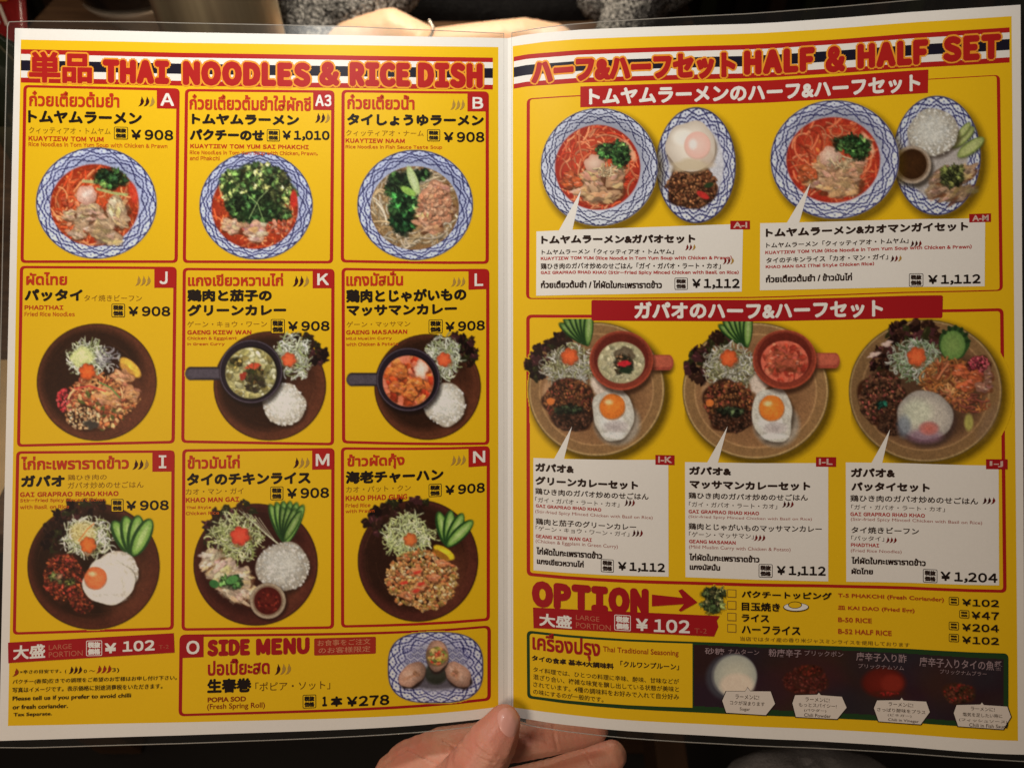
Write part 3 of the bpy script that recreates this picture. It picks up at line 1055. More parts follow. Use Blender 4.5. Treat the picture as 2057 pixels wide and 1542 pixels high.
# ---- the nine framed dishes of the left page
# letter, frame corners, badge box, badge letter box, thai (text, box), japanese lines, thin lines, chilies, icon, price, romaji lines
PANELS = [
    ('A', [(47, 171), (361, 178), (357, 528), (41, 528)], (315, 178, 358, 218), (322, 187, 350, 213), ('ก๋วยเตี๋ยวต้มยำ', 58, 182, 240, 214),
     [('トムヤムラーメン', 56, 221, 285, 247)], [('クィッティアオ・トムヤム', 58, 255, 222, 268)], (278, 194, 310, 214, 'KKG'), (229, 255, 257, 280), ('¥ 908', 263, 260, 348, 281),
     [('KUAYTIEW TOM YUM', 57, 273, 208, 283, 1), ('Rice Noodles in Tom Yum Soup with Chicken & Prawn', 57, 285, 336, 296, 0)]),
    ('A3', [(371.5, 179), (672, 182), (669, 529), (367, 528)], (629, 183, 669, 221), (633, 190, 666, 214), ('ก๋วยเตี๋ยวต้มยำใส่ผักชี', 380, 189, 625, 221),
     [('トムヤムラーメン', 385, 228, 601, 250), ('パクチーのせ', 381, 259, 531, 282)], [], (633, 227, 662, 247, 'KKG'), (536, 260, 562, 284), ('¥ 1,010', 567, 262, 662, 283),
     [('KUAYTIEW TOM YUM SAI PHAKCHI', 382, 289, 620, 298, 1), ('Rice Noodles in Tom Yum Soup with Chicken, Prawn,', 381, 302, 638, 312, 0), ('and Phakchi', 381, 313, 441, 322, 0)]),
    ('B', [(686, 181), (982, 184), (982, 530), (684.5, 527)], (939, 185, 980, 224), (949, 195, 971, 219), ('ก๋วยเตี๋ยวน้ำ', 697, 189, 833, 220),
     [('タイしょうゆラーメン', 697, 228, 972, 252)], [('クィッティアオ・ナーム', 695, 261, 851, 273)], (905, 200, 933, 221, 'GGG'), (858, 260, 884, 284), ('¥ 908', 891, 265, 973, 286),
     [('KUAYTIEW NAAM', 694, 278, 813, 287, 1), ('Rice Noodles in Fish Sauce Taste Soup', 694, 291, 888, 300, 0)]),
    ('J', [(40, 534), (355, 536), (351, 890), (34, 897)], (310, 538, 353, 578), (320, 545, 337, 571), ('ผัดไทย', 52, 546, 135, 573),
     [('パッタイ', 49, 580, 166, 605)], [('タイ焼きビーフン', 169, 592, 285, 605)], (272, 554, 302, 574, 'GGG'), (224, 610, 251, 637), ('¥ 908', 257.5, 615, 342, 635),
     [('PHADTHAI', 49, 613, 127, 622, 1), ('Fried Rice Noodles', 49, 626, 150, 635, 0)]),
    ('K', [(367, 538), (672, 540), (671, 894), (364, 889)], (628, 541, 670, 579), (637, 549, 661, 573), ('แกงเขียวหวานไก่', 377, 548, 569, 575),
     [('鶏肉と茄子の', 376, 581, 546, 606), ('グリーンカレー', 376, 611, 575, 635)], [('ゲーン・キョウ・ワーン', 376, 645, 536, 657)], (588, 554, 620, 576, 'KKG'), (544, 641, 572, 670), ('¥ 908', 578, 645, 662, 665),
     [('GAENG KIEW WAN', 376, 663, 505, 672, 1), ('Chicken & Eggplant', 376, 676, 476, 684, 0), ('in Green Curry', 376, 688, 451, 695, 0)]),
    ('L', [(686, 538), (983, 540), (983, 893), (687, 890)], (941, 543, 982, 582), (953, 549, 971, 575), ('แกงมัสมั่น', 695, 545, 810, 575),
     [('鶏肉とじゃがいもの', 695, 581, 937, 608), ('マッサマンカレー', 696, 612, 918, 635)], [('ゲーン・マッサマン', 696, 646, 824, 657)], (906, 557, 934, 576, 'GGG'), (861, 642, 889, 670), ('¥ 908', 894, 646, 974, 666),
     [('GAENG MASAMAN', 695, 663, 818, 672, 1), ('Mild Muslim Curry', 695, 677, 787, 684, 0), ('with Chicken & Potato', 695, 688, 800, 695, 0)]),
    ('I', [(32.5, 906), (351, 904), (349, 1264), (25.5, 1274)], (306, 905, 350, 947), (319, 914, 334, 940), ('ไก่กะเพราราดข้าว', 42, 916, 259, 944),
     [('ガパオ', 42, 954, 130, 978)], [('鶏ひき肉の', 136, 953, 214, 964), ('ガパオ炒めのせごはん', 136, 968, 288, 981)], (266, 923, 298, 943, 'KKG'), (223, 1002, 248, 1028), ('¥ 908', 253, 1005, 339, 1025),
     [('GAI GRAPRAO RHAD KHAO', 40, 988, 238, 998, 1), ('Stir-fried Spicy Minced Chicken', 40, 1001, 211, 1010, 0), ('with Basil on Rice', 40, 1014, 139, 1022, 0)]),
    ('M', [(366, 902), (672, 899.5), (671, 1262), (364.6, 1266)], (627, 903, 670, 943), (634, 911, 662, 936), ('ข้าวมันไก่', 376, 914, 482, 942),
     [('タイのチキンライス', 375, 950, 624, 975)], [('カオ・マン・ガイ', 373, 981, 489, 993)], (589, 919, 621, 940, 'KGG'), (543, 977, 569, 1004), ('¥ 908', 576, 980, 661, 1001),
     [('KHAO MAN GAI', 373, 999, 480, 1009, 1), ('Thai Style', 374, 1016, 424, 1023, 0), ('Chicken Rice', 373, 1027, 440, 1034, 0)]),
    ('N', [(684.6, 898), (984, 895.6), (984, 1246), (685, 1260)], (941, 899, 982, 938), (950, 906, 975, 930), ('ข้าวผัดกุ้ง', 697, 912, 813, 944),
     [('海老チャーハン', 694, 946, 891, 972)], [('カオ・パット・クン', 695, 977, 825, 989)], (905, 915, 935, 935, 'GGG'), (861, 972, 887, 998), ('¥ 908', 894, 974, 974, 994),
     [('KHAO PHAD GUNG', 694, 995, 818, 1006, 1), ('Fried Rice', 694, 1011, 744, 1019, 0), ('with Prawn', 694, 1023, 752, 1030, 0)]),
]
CH = {'K': K_, 'G': G_, 'D': D_, 'R': (0.30, .02, .012)}
for (let, fr, bd, bl, th, jl, tl, ch, ic, pc, rl) in PANELS:
    p = Print()
    frame(p, fr, 6.5, [10, 10, 10, 10], RED, YELLOW, L_FR, tth=5)
    p.build('dish_frame', left_page, 'red frame of dish ' + let)
    p = Print()
    p.poly(rquad(wbox(*bd), [0, 6, 0, 0]), RED, L_BOX)
    if let == 'I':
        for qx0, qy0, qx1, qy1 in ((319, 914, 334, 918), (324, 914, 329, 940), (319, 936, 334, 940)):
            p.poly([(qx0, qy0), (qx1, qy0), (qx1, qy1), (qx0, qy1)], WHITE, L_TX + (E0 if qx0 == 324 else 0))
    else:
        text(p, let, *bl, WHITE, L_TX, bold=1.1, gro=.12)
    p.build('letter_badge', left_page, 'red badge with white letter ' + let)
    p = Print()
    text(p, th[0], *th[1:], ORED, L_TX, bold=1.3, n=4)
    for t in jl:
        text(p, t[0], *t[1:], BLACK, L_TX, bold=1.55, n=6)
    for t in tl:
        text(p, t[0], *t[1:], OCHRE, L_TX)
    for t in rl:
        text(p, t[0], *t[1:5], ORED if t[5] else (.55, .10, .012), L_TX, bold=.55 if t[5] else .25, gro=.14 if t[5] else .12)
    chilies(p, *ch[:4], [CH[q] for q in ch[4]], L_TX)
    p.build('dish_lettering', left_page)
    p = Print()
    tax_icon(p, *ic, BLACK, YELLOW, L_TX)
    text(p, pc[0], *pc[1:], BLACK, L_TX, bold=1.0, n=6, gro=.13)
    p.build('price_lettering', left_page)

# ---- bottom of the left page
p = Print()
p.poly([(16, 1290), (349, 1271), (350.6, 1310), (16.6, 1331)], DRED, L_BOX)
p.build('portion_banner', left_page)
p = Print()
text(p, '大盛', 26, 1296, 91, 1325, WHITE, L_TX, bold=1.2, dy=-4)
PINK = (.50, .15, .09)
text(p, 'LARGE', 98, 1295, 144, 1305, PINK, L_TX, dy=-3)
text(p, 'PORTION', 98, 1309, 166, 1320, PINK, L_TX, dy=-4)
tax_icon(p, 173, 1286, 205, 1317, WHITE, DRED, L_TX)
text(p, '¥', 210, 1291, 234, 1312, WHITE, L_TX, bold=1.2, dy=-1)
text(p, '102', 246, 1287, 311, 1309, WHITE, L_TX, bold=1.3, gro=.13, dy=-3)
text(p, 'T-2', 319, 1295, 339, 1303, (.42, .10, .06), L_TX, dy=-1)
NB = (.045, .022, .008)
chilies(p, 25, 1342, 37, 1358, [(.30, .03, .01)], L_TX)
text(p, '×辛さの目安です。(', 40, 1345, 133, 1354, NB, L_TX, off=.008)
chilies(p, 138, 1338, 164, 1353, [K_] * 3, L_TX)
text(p, '0 〜', 168, 1344, 191, 1351, NB, L_TX)
chilies(p, 193, 1336, 223, 1352, [CH['R']] * 3, L_TX)
text(p, '3)', 225, 1341, 239, 1351, NB, L_TX)
text(p, 'パクチー(香菜)抜きでの調理をご希望のお客様はお申し付け下さい。', 25, 1364, 355, 1374.5, NB, L_TX, off=.008)
text(p, '写真はイメージです。表示価格に別途消費税をいただきます。', 25, 1380, 326, 1390.5, NB, L_TX, off=.008)
text(p, 'Please tell us if you prefer to avoid chilli', 25, 1398, 263, 1409, NB, L_TX, off=.02)
text(p, 'or fresh coriander.', 25, 1415, 136, 1424, NB, L_TX, off=.02)
text(p, 'Tax Separate.', 27, 1431, 104, 1440, NB, L_TX, off=.02)
p.build('note_lettering', left_page)

p = Print()
frame(p, [(360.6, 1274), (986, 1255.7), (986, 1406.5), (358.6, 1438)], 7, [12, 12, 12, 12], DRED, YELLOW, L_FR, tth=5)
p.build('side_menu_frame', left_page)
p = Print()
p.poly(rquad([(361, 1276), (409, 1274), (409, 1319), (361, 1321)], [10, 0, 0, 0]), DRED, L_BOX)
text(p, 'O', 374, 1286, 401, 1314, WHITE, L_TX, bold=1.1, gro=0)
p.build('letter_badge', left_page, 'red badge with white letter O')
p = Print()
text(p, 'SIDE', 416, 1284, 502, 1318, DRED, L_TX, bold=3.2, n=10, gro=.24)
text(p, 'MENU', 514, 1282, 622, 1316, DRED, L_TX, bold=3.2, n=10, gro=.24)
text(p, 'ปอเปี๊ยะสด', 417, 1323, 542, 1357, DRED, L_TX, bold=1.3)
chilies(p, 552, 1333, 584, 1355, [K_, G_, G_], L_TX)
text(p, '生春巻', 416, 1363, 505, 1392, BLACK, L_TX, bold=1.5, n=6)
text(p, '「ポピア・ソット」', 513, 1370, 663, 1388, (.13, .06, .01), L_TX)
text(p, 'POPIA SOD', 417, 1400, 494, 1410, (.25, .03, .01), L_TX, off=.03)
text(p, '(Fresh Spring Roll)', 416, 1413, 532, 1427, (.25, .03, .01), L_TX, off=.01)
tax_icon(p, 608, 1395, 635, 1422, BLACK, YELLOW, L_TX)
text(p, '1', 647, 1398, 657, 1418, BLACK, L_TX, bold=1.4, n=6, gro=0)
text(p, '本', 664, 1398, 688, 1419, BLACK, L_TX, bold=1.6, n=6)
text(p, '¥278', 696, 1398, 782, 1419, BLACK, L_TX, bold=1.1, n=6, gro=.13)
p.build('side_menu_lettering', left_page)
p = Print()
p.poly(rquad([(631, 1281.5), (755, 1278), (755, 1312), (631, 1316)], 3), (.38, .03, .018), L_BOX)
text(p, 'お食事をご注文', 638, 1285, 744, 1297, (.62, .26, .14), L_TX)
text(p, 'のお客様限定', 640, 1300, 744, 1312, (.62, .26, .14), L_TX)
p.build('small_banner', left_page)

# ---- the right page
p = Print()
frame(p, [(1058, 198), (2008.6, 150.6), (2014.5, 584), (1056.6, 600.7)], 6.5, [11] * 4, RED, YELLOW, L_FR, tth=2)
p.build('set_frame', right_page, 'red frame round the two noodle sets')
p = Print()
frame(p, [(1057, 632), (2015.8, 619), (2022, 1190), (1058, 1156)], 7, [11] * 4, RED, YELLOW, L_FR, tth=6)
p.build('set_frame', right_page, 'red frame round the three basil rice sets')
p = Print()
p.poly(rquad([(1165.7, 174), (1864.6, 140), (1864, 187), (1165.7, 215.7)], 0, warp=True), RED, L_BOX)
text(p, 'トムヤムラーメンのハーフ&ハーフセット', 1183, 178, 1849, 212, WHITE, L_TX, bold=1.7, n=6)
p.build('set_banner', right_page, 'red banner over the noodle sets')
p = Print()
p.poly(rquad([(1188, 602.5), (1894, 593), (1893, 638.8), (1188, 643.7)], 4, warp=True), DRED, L_BOX)
text(p, 'ガパオのハーフ&ハーフセット', 1274, 606, 1774, 641, WHITE, L_TX, bold=1.7, n=6)
p.build('set_banner', right_page, 'red banner over the basil rice sets')

KT = 'ก๋วยเตี๋ยวต้มยำ / '
GK = '鶏ひき肉のガパオ炒めのせごはん'
SR = '(Stir-fried Spicy Minced Chicken with Basil on Rice)'
TR = (.42, .03, .03)
TG = (.20, .10, .08)
TB = (.03, .016, .012)
BOXES = [
    ([(1077.6, 465), (1492.7, 449.8), (1490, 585.6), (1077, 594)], (1167, 383), (1121, 1149, 463), (1467, 443.5, 1506.6, 461), 'A-I', (1473, 446, 1501, 458),
     [('b', 'トムヤムラーメン&ガパオセット', 1087, 473, 1397, 491), ('m', 'トムヤムラーメン「クィッティアオ・トムヤム」', 1088, 501, 1354, 512), ('r', 'KUAYTIEW TOM YUM (Rice Noodle in Tom Yum Soup with Chicken & Prawn)', 1086, 515, 1470, 524.5),
      ('m', GK + '「ガイ・ガパオ・ラート・カオ」', 1086, 528.5, 1448, 541), ('r', 'GAI GRAPRAO RHAD KHAO ' + SR, 1086, 543.5, 1484, 552.5), ('t', KT + 'ไก่ผัดใบกะเพราราดข้าว', 1086, 563, 1330, 579)],
     [(1376, 490.5, 1397, 503, 'DDG'), (1452, 517, 1474, 531, 'DDG')], (1355, 557.8, 1381.5, 582), ('¥ 1,112', 1390, 559.5, 1486, 581)),
    ([(1527, 448.4), (1979, 438.4), (1978, 575), (1526.5, 583)], (1628, 368), (1578, 1604, 449), (1946.8, 430, 1990.7, 447), 'A-M', (1953, 432.5, 1986, 444.5),
     [('b', 'トムヤムラーメン&カオマンガイセット', 1538, 458.5, 1945, 477), ('m', 'トムヤムラーメン「クィッティアオ・トムヤム」', 1539, 487, 1825, 498.5), ('r', 'KUAYTIEW TOM YUM (Rice Noodle in Tom Yum Soup with Chicken & Prawn)', 1537, 503, 1952, 512.6),
      ('m', 'タイのチキンライス「カオ・マン・ガイ」', 1539, 517, 1784, 529), ('r', 'KHAO MAN GAI (Thai Style Chicken Rice)', 1538, 532, 1756, 541), ('t', KT + 'ข้าวมันไก่', 1538, 552, 1712, 568)],
     [(1828, 483, 1851, 496, 'KKD'), (1788, 513, 1811, 526, 'KDG')], (1826, 549.4, 1854.7, 575.7), ('¥ 1,112', 1864, 552, 1970, 573)),
    ([(1071.4, 919.4), (1342.4, 923), (1343, 1157.7), (1071.7, 1144.8)], (1149, 856), (1111, 1132, 922), (1316.5, 913.3, 1355, 933), 'I-K', (1322, 916, 1350, 929),
     [('b', 'ガパオ&', 1075, 928.5, 1153, 946), ('b', 'グリーンカレーセット', 1075, 955, 1282, 973), ('m', GK, 1075, 979, 1303, 992), ('k', '「ガイ・ガパオ・ラート・カオ」', 1075, 997.5, 1244, 1008),
      ('r', 'GAI GRAPRAO RHAD KHAO', 1076, 1011.5, 1208, 1018.5), ('s', SR, 1075, 1023, 1311, 1031), ('m', '鶏肉と茄子のグリーンカレー', 1076, 1039.5, 1278, 1052.5), ('k', '「ゲーン・キョウ・ワーン・ガイ」', 1076, 1055, 1264, 1065),
      ('r', 'GEANG KIEW WAN GAI', 1076, 1072, 1189, 1079.5), ('s', '(Chicken & Eggplant in Green Curry)', 1076, 1082, 1241, 1091), ('t', 'ไก่ผัดใบกะเพราราดข้าว', 1077, 1097, 1210, 1112.5), ('t', 'แกงเขียวหวานไก่', 1078, 1118, 1173, 1132)],
     [(1254, 1002, 1275, 1016, 'KKD'), (1269, 1063, 1291, 1077, 'KKD')], (1207, 1122, 1233, 1148), ('¥ 1,112', 1241, 1127, 1336, 1147)),
    ([(1376, 927.7), (1663.7, 929.6), (1663.7, 1167), (1377, 1158.6)], (1461.6, 856), (1418, 1441, 930), (1639, 917.6, 1679.6, 937), 'I-L', (1645, 920.5, 1672.5, 933),
     [('b', 'ガパオ&', 1384, 936, 1469, 953), ('b', 'マッサマンカレーセット', 1385, 963.5, 1628, 981), ('m', GK, 1383, 988, 1623, 1001), ('k', '「ガイ・ガパオ・ラート・カオ」', 1384, 1007, 1561, 1017.5),
      ('r', 'GAI GRAPRAO RHAD KHAO', 1383, 1023, 1525, 1030.5), ('s', SR, 1383, 1034, 1631, 1041), ('m', '鶏肉とじゃがいものマッサマンカレー', 1383, 1049.6, 1651, 1063), ('k', '「ゲーン・マッサマン」', 1384, 1067, 1514, 1078),
      ('r', 'GEANG MASAMAN', 1384, 1083, 1478, 1090.5), ('s', '(Mild Muslim Curry with Chicken & Potato)', 1384, 1094, 1588, 1103), ('t', 'ไก่ผัดใบกะเพราราดข้าว', 1384, 1110, 1526, 1125), ('t', 'แกงมัสมั่น', 1385, 1130, 1447, 1144)],
     [(1571, 1006, 1594, 1019, 'KKD'), (1514, 1073, 1537, 1086, 'DDD')], (1524, 1132, 1552, 1159), ('¥ 1,112', 1560, 1135.5, 1659, 1156.5)),
    ([(1699, 928.4), (2006, 935), (2007, 1175), (1700, 1167.6)], (1788, 862), (1748, 1771, 931), (1980.6, 922, 2024, 942), 'I-J', (1988, 925.5, 2015, 938),
     [('b', 'ガパオ&', 1709, 939.4, 1798, 958), ('b', 'パッタイセット', 1710, 967.5, 1868, 986), ('m', GK, 1708, 993.5, 1965, 1007), ('k', '「ガイ・ガパオ・ラート・カオ」', 1710, 1013, 1898, 1023),
      ('r', 'GAI GRAPRAO RHAD KHAO', 1708, 1028, 1858, 1036), ('s', SR, 1709, 1039, 1973, 1047), ('m', 'タイ焼きビーフン', 1710, 1057, 1846, 1070.5), ('k', '「パッタイ」', 1710, 1075, 1776, 1085.5),
      ('r', 'PHADTHAI', 1709, 1090, 1766, 1097.5), ('s', '(Fried Rice Noodles)', 1709, 1102, 1811, 1110), ('t', 'ไก่ผัดใบกะเพราราดข้าว', 1710, 1117, 1860, 1132), ('t', 'ผัดไทย', 1710, 1139, 1754, 1152.5)],
     [(1973, 998, 1999, 1012, 'KKD'), (1779, 1078, 1801, 1090, 'DDD')], (1854, 1142, 1883, 1169), ('¥ 1,204', 1889, 1146.5, 2004, 1168)),
]
for (q, apex, base, tg, tl, tb, lines, chs, ic, pc) in BOXES:
    p = Print()
    p.poly(rquad(q, 0, warp=True), WHITE, L_BOX)
    p.poly([apex, (base[1], base[2] + 3), (base[0], base[2] + 3)], WHITE, L_BOX + E0)
    p.build('text_box', right_page, 'white text box of set ' + tl)
    p = Print()
    p.poly(rquad(wbox(*tg), 0), DRED, L_BOX + 2 * E0)
    text(p, tl, *tb, (.62, .45, .40), L_TX, bold=.5, off=.01)
    p.build('letter_badge', right_page, 'small red tag ' + tl)
    p = Print()
    for (k, s, *b) in lines:
        if k == 'b':
            text(p, s, *b, TB, L_TX, bold=1.3, n=6)
        elif k == 'm':
            text(p, s, *b, TB, L_TX, bold=.4)
        elif k == 'k':
            text(p, s, *b, (.05, .03, .025), L_TX, off=.006)
        elif k == 'r':
            text(p, s, *b, TR, L_TX, bold=.5, gro=.13)
        elif k == 's':
            text(p, s, *b, (.33, .08, .07), L_TX)
        elif k == 't':
            text(p, s, *b, TB, L_TX, bold=1.0)
    for c in chs:
        chilies(p, *c[:4], [CH[z] for z in c[4]], L_TX)
    tax_icon(p, *ic, TB, WHITE, L_TX)
    text(p, pc[0], *pc[1:], BLACK, L_TX, bold=1.0, n=6, gro=.13)
    p.build('set_lettering', right_page)

# ---- option list
p = Print()
text(p, 'OPTION', 1068, 1164, 1303, 1217, DRED, L_TX, bold=5.2, n=14, gro=.24)
A = lambda x, y: (1020 + x / 3.956, 1140 + y / 3.956)
p.poly([A(1145, 212), A(1390, 238), A(1355, 180), A(1385, 168), A(1508, 275), A(1375, 348), A(1358, 335), A(1400, 288), A(1145, 305)], DRED, L_TX)
p.build('option_heading', right_page)
p = Print()
p.poly([(1070.6, 1219.6), (1446, 1236.6), (1440, 1246), (1443, 1258), (1434.6, 1277.8), (1071.8, 1260.8)], DRED, L_BOX)
text(p, '大盛', 1083, 1229.5, 1149, 1256, WHITE, L_TX, bold=1.2)
text(p, 'LARGE', 1157, 1234, 1204, 1244, PINK, L_TX)
text(p, 'PORTION', 1157, 1249, 1227, 1260, PINK, L_TX)
tax_icon(p, 1234, 1233.5, 1267, 1265, WHITE, DRED, L_TX)
text(p, '¥', 1277, 1241, 1302, 1266, WHITE, L_TX, bold=1.2)
text(p, '102', 1313, 1242, 1386, 1269, WHITE, L_TX, bold=1.3, gro=.13)
text(p, 'T-2', 1395, 1261, 1420, 1271, (.42, .10, .06), L_TX)
p.build('portion_banner', right_page)
p = Print()
for y0, y1 in ((1183, 1199), (1206, 1223), (1230, 1246), (1252.5, 1269)):
    p.poly(rquad(wbox(1461, y0, 1479, y1), 0), (.22, .12, .03), L_BOX)
    p.poly(rquad(wbox(1462.4, y0 + 1.4, 1477.6, y1 - 1.4), 0), YELLOW, L_BOX + E0)
for s, *b in (('パクチートッピング', 1489.5, 1185, 1671, 1200), ('目玉焼き', 1489.5, 1208, 1567, 1226), ('ライス', 1489.5, 1232, 1545, 1248), ('ハーフライス', 1489.5, 1254, 1608, 1272)):
    text(p, s, *b, BLACK, L_TX, bold=.9)
for s, *b in (('T-5 PHAKCHI (Fresh Coriander)', 1683, 1191, 1896, 1201), ('皿 KAI DAO (Fried Egg)', 1683, 1215.5, 1837, 1225.5), ('B-50 RICE', 1683.5, 1239, 1751, 1248.5), ('B-52 HALF RICE', 1683.5, 1262, 1791, 1272)):
    text(p, s, *b, (.42, .05, .015), L_TX, off=.02)
text(p, '当店ではタイ産の香り米ジャスミンライスを使用しております', 1486.5, 1277.5, 1827, 1286, (.16, .09, .015), L_TX)
for ix, iy, s, *b in ((1906, 1198, '¥102', 1932, 1201.5, 2007, 1216.5), (1927, 1224.5, '¥47', 1951, 1227, 2007, 1243), (1906, 1248, '¥204', 1932, 1251, 2007, 1267), (1906, 1272, '¥102', 1932, 1276.5, 2007, 1292)):
    tax_icon(p, ix, iy, ix + 20, iy + 16, BLACK, YELLOW, L_TX)
    text(p, s, *b, BLACK, L_TX, bold=.9, gro=.13)
# the little drawing of a fried egg
eg = lambda cx, cy, rx, ry: [(cx + rx * math.cos(t), cy + ry * math.sin(t)) for t in np.linspace(0, 6.283, 22)[:-1]]
p.poly(eg(1599, 1219, 26, 9), BLACK, L_TX)
p.poly(eg(1599, 1218.3, 24.3, 7.6), WHITE, L_TX + E0)
p.poly(eg(1597, 1214.5, 14, 7), BLACK, L_TX + 2 * E0)
p.poly(eg(1597, 1214.5, 12.6, 5.8), YELLOW, L_TX + 3 * E0)
p.build('option_lettering', right_page)

# ---- seasoning box
p = Print()
B = lambda x, y: (1380 + x / 3.038, 1280 + y / 3.038)
p.poly(rquad([(1058, 1266), B(1962, 97), B(1962, 556), (1059, 1402)], 10, warp=True), GREEN, L_FR)
p.poly(rquad([(1064, 1271.5), (1391, 1292), (1391, 1420.5), (1065, 1397)], [7, 0, 0, 7], warp=True), YELLOW, L_FR + E0)
p.build('seasoning_frame', right_page)
p = Print()
text(p, 'เครื่องปรุง', 1069, 1266, 1206, 1314, DRED, L_TX, bold=1.4)
text(p, 'Thai Traditional Seasoning', 1211, 1297, 1363, 1311, (.36, .04, .012), L_TX, off=.01)
text(p, 'タイの食卓 基本4大調味料', 1068, 1314, 1233, 1326, TB, L_TX, bold=.7)
text(p, '「クルワンプルーン」', 1246, 1326, 1364, 1339, TB, L_TX, bold=.4)
for s, *b in (('タイ料理では、ひとつの料理に辛味、酸味、甘味などが', 1071, 1338, 1364, 1348.5), ('混ざり合い、複雑な味覚を醸し出している状態が美味と', 1071, 1352.5, 1364, 1363.5),
              ('されています。4種の調味料をお好みで入れて自分好み', 1071, 1367.5, 1364, 1378.5), ('の味にするのが一般的です。', 1071, 1382.5, 1212, 1393)):
    text(p, s, *b, (.05, .03, .01), L_TX, off=.006)
p.build('seasoning_lettering', right_page)
PG = (.30, .22, .24)
p = Print()
text(p, '砂糖', 1416, 1300, 1455, 1313, PG, L_TX, off=.012)
text(p, 'ナムターン', 1463, 1302, 1525, 1312, PG, L_TX)
text(p, '粉唐辛子', 1544, 1302, 1610, 1318, PG, L_TX, off=.012)
text(p, 'プリックポン', 1616, 1305, 1694, 1316, PG, L_TX)
text(p, '唐辛子入り酢', 1720, 1309, 1821, 1326, PG, L_TX, off=.012)
text(p, 'プリックナムソム', 1724, 1332, 1816, 1341, PG, L_TX)
text(p, '唐辛子入りタイの魚醤', 1847, 1318, 2013, 1337, PG, L_TX, off=.012)
text(p, 'プリックナムプラー', 1888, 1343, 1982, 1352, PG, L_TX)
p.build('seasoning_names', right_page)
for hexa, tx in (([(210, 385), (235, 325), (355, 325), (370, 300), (387, 324), (515, 325), (543, 405), (485, 478), (235, 462)],
                  [('ラーメンに!', 295, 345, 440, 372), ('コクが深まります', 262, 382, 474, 408), ('Sugar', 322, 424, 385, 448)]),
                 ([(638, 400), (655, 348), (795, 345), (805, 332), (817, 348), (950, 358), (980, 428), (920, 502), (660, 488)],
                  [('ラーメンに!', 722, 363, 870, 388), ('もっとスパイシー!', 682, 396, 913, 420), ('(パウダー)', 715, 432, 850, 452), ('Chili Powder', 715, 460, 878, 482)]),
                 ([(1135, 430), (1155, 380), (1300, 378), (1310, 362), (1322, 380), (1465, 388), (1488, 455), (1430, 535), (1165, 515)],
                  [('ラーメンに!', 1230, 392, 1380, 416), ('さっぱり酸味をプラス', 1160, 425, 1456, 448), ('(ビネガー)', 1225, 462, 1370, 480), ('Chili in Vinegar', 1228, 490, 1415, 512)]),
                 ([(1622, 460), (1640, 408), (1790, 405), (1800, 392), (1812, 408), (1960, 418), (1983, 485), (1935, 565), (1650, 545)],
                  [('ラーメンに!', 1732, 420, 1878, 443), ('塩気を足したい時に', 1682, 454, 1925, 478), ('(フィッシュソース)', 1660, 490, 1955, 510), ('Chili in Fish Sauce', 1722, 520, 1958, 542)])):
    h = np.array([B(*q) for q in hexa])
    c = h.mean(0)
    p = Print()
    p.poly(h, (.02, .012, .01), L_BOX)
    hi = c + (h - c) * np.array([.966, .945])
    p.poly(hi, (.72, .66, .60), L_BOX + E0)
    for s, *b in tx:
        x0, y0 = B(b[0], b[1]); x1, y1 = B(b[2], b[3])
        text(p, s, x0, y0, x1, y1, (.05, .03, .02), L_TX, off=.006)
    p.build('speech_bubble', right_page)

# ---- the printed food pictures
# A: red noodle soup with chicken, prawn and greens
q = Pic(64, 290, 324, 528, 11)
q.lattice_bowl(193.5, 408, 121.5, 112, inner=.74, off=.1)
q.soup(190, 412, 89, 82)
q.grains(170, 430, 60, 50, [(206, 120, 80), (190, 80, 50), (222, 150, 110)], 40, 5, clip=q.region(190, 412, 87, 80))
q.chicken([(196, 446, 36, 24, .3), (234, 422, 27, 22, 1.1), (168, 436, 22, 17, -.4), (212, 470, 30, 17, .1), (156, 468, 17, 13, .3), (140, 432, 13, 11, 0), (246, 444, 16, 14, .6), (182, 418, 20, 15, .5)], (198, 160, 124))
q.ell(174, 392, 21, 19, (226, 190, 170), (196, 140, 118), rough=.12, soft=1.6, lit=.1)
q.ell(176, 388, 12, 5, (240, 216, 200), rot=-.5, soft=3, alpha=.6)
q.line([(168, 364), (196, 366), (236, 370)], 7, (178, 184, 120), alpha=.8)
q.line([(196, 380), (228, 388), (258, 392)], 6, (166, 178, 110), alpha=.8)
q.leaves(222, 358, 34, 17, [(34, 74, 34), (20, 50, 26), (58, 96, 44)], 26, 9)
q.ell(268, 388, 8, 22, (206, 60, 40), rot=-.25, soft=3, alpha=.8)
q.grit(.10)
q.build('dish_picture', left_page, 'picture of red noodle soup with chicken in a blue and white bowl', L_PIC)
# A3: the same soup buried in coriander
q = Pic(394, 298, 636, 528, 12)
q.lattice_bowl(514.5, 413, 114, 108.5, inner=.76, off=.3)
q.soup(512, 418, 87, 82)
q.leaves(520, 392, 70, 62, [(76, 118, 56), (58, 100, 46), (112, 150, 78), (44, 78, 38), (136, 172, 96)], 230, 9)
q.leaves(462, 372, 20, 26, [(64, 106, 50), (96, 134, 70)], 26, 8)
q.leaves(508, 420, 52, 34, [(50, 92, 42), (30, 62, 30)], 50, 9)
q.line([(500, 440), (520, 400), (540, 380)], 2, (170, 190, 120), alpha=.7)
q.line([(530, 446), (518, 410), (498, 392)], 2, (160, 182, 110), alpha=.7)
q.chicken([(465, 454, 19, 17, 0), (512, 464, 25, 19, .1)], (232, 176, 142))
q.grains(560, 455, 26, 16, [(200, 90, 60), (170, 60, 40), (220, 150, 120)], 40, 3.5)
q.ell(590, 400, 7, 18, (196, 50, 36), soft=3)
q.grit(.10)
q.build('dish_picture', left_page, 'picture of noodle soup covered in fresh coriander', L_PIC)
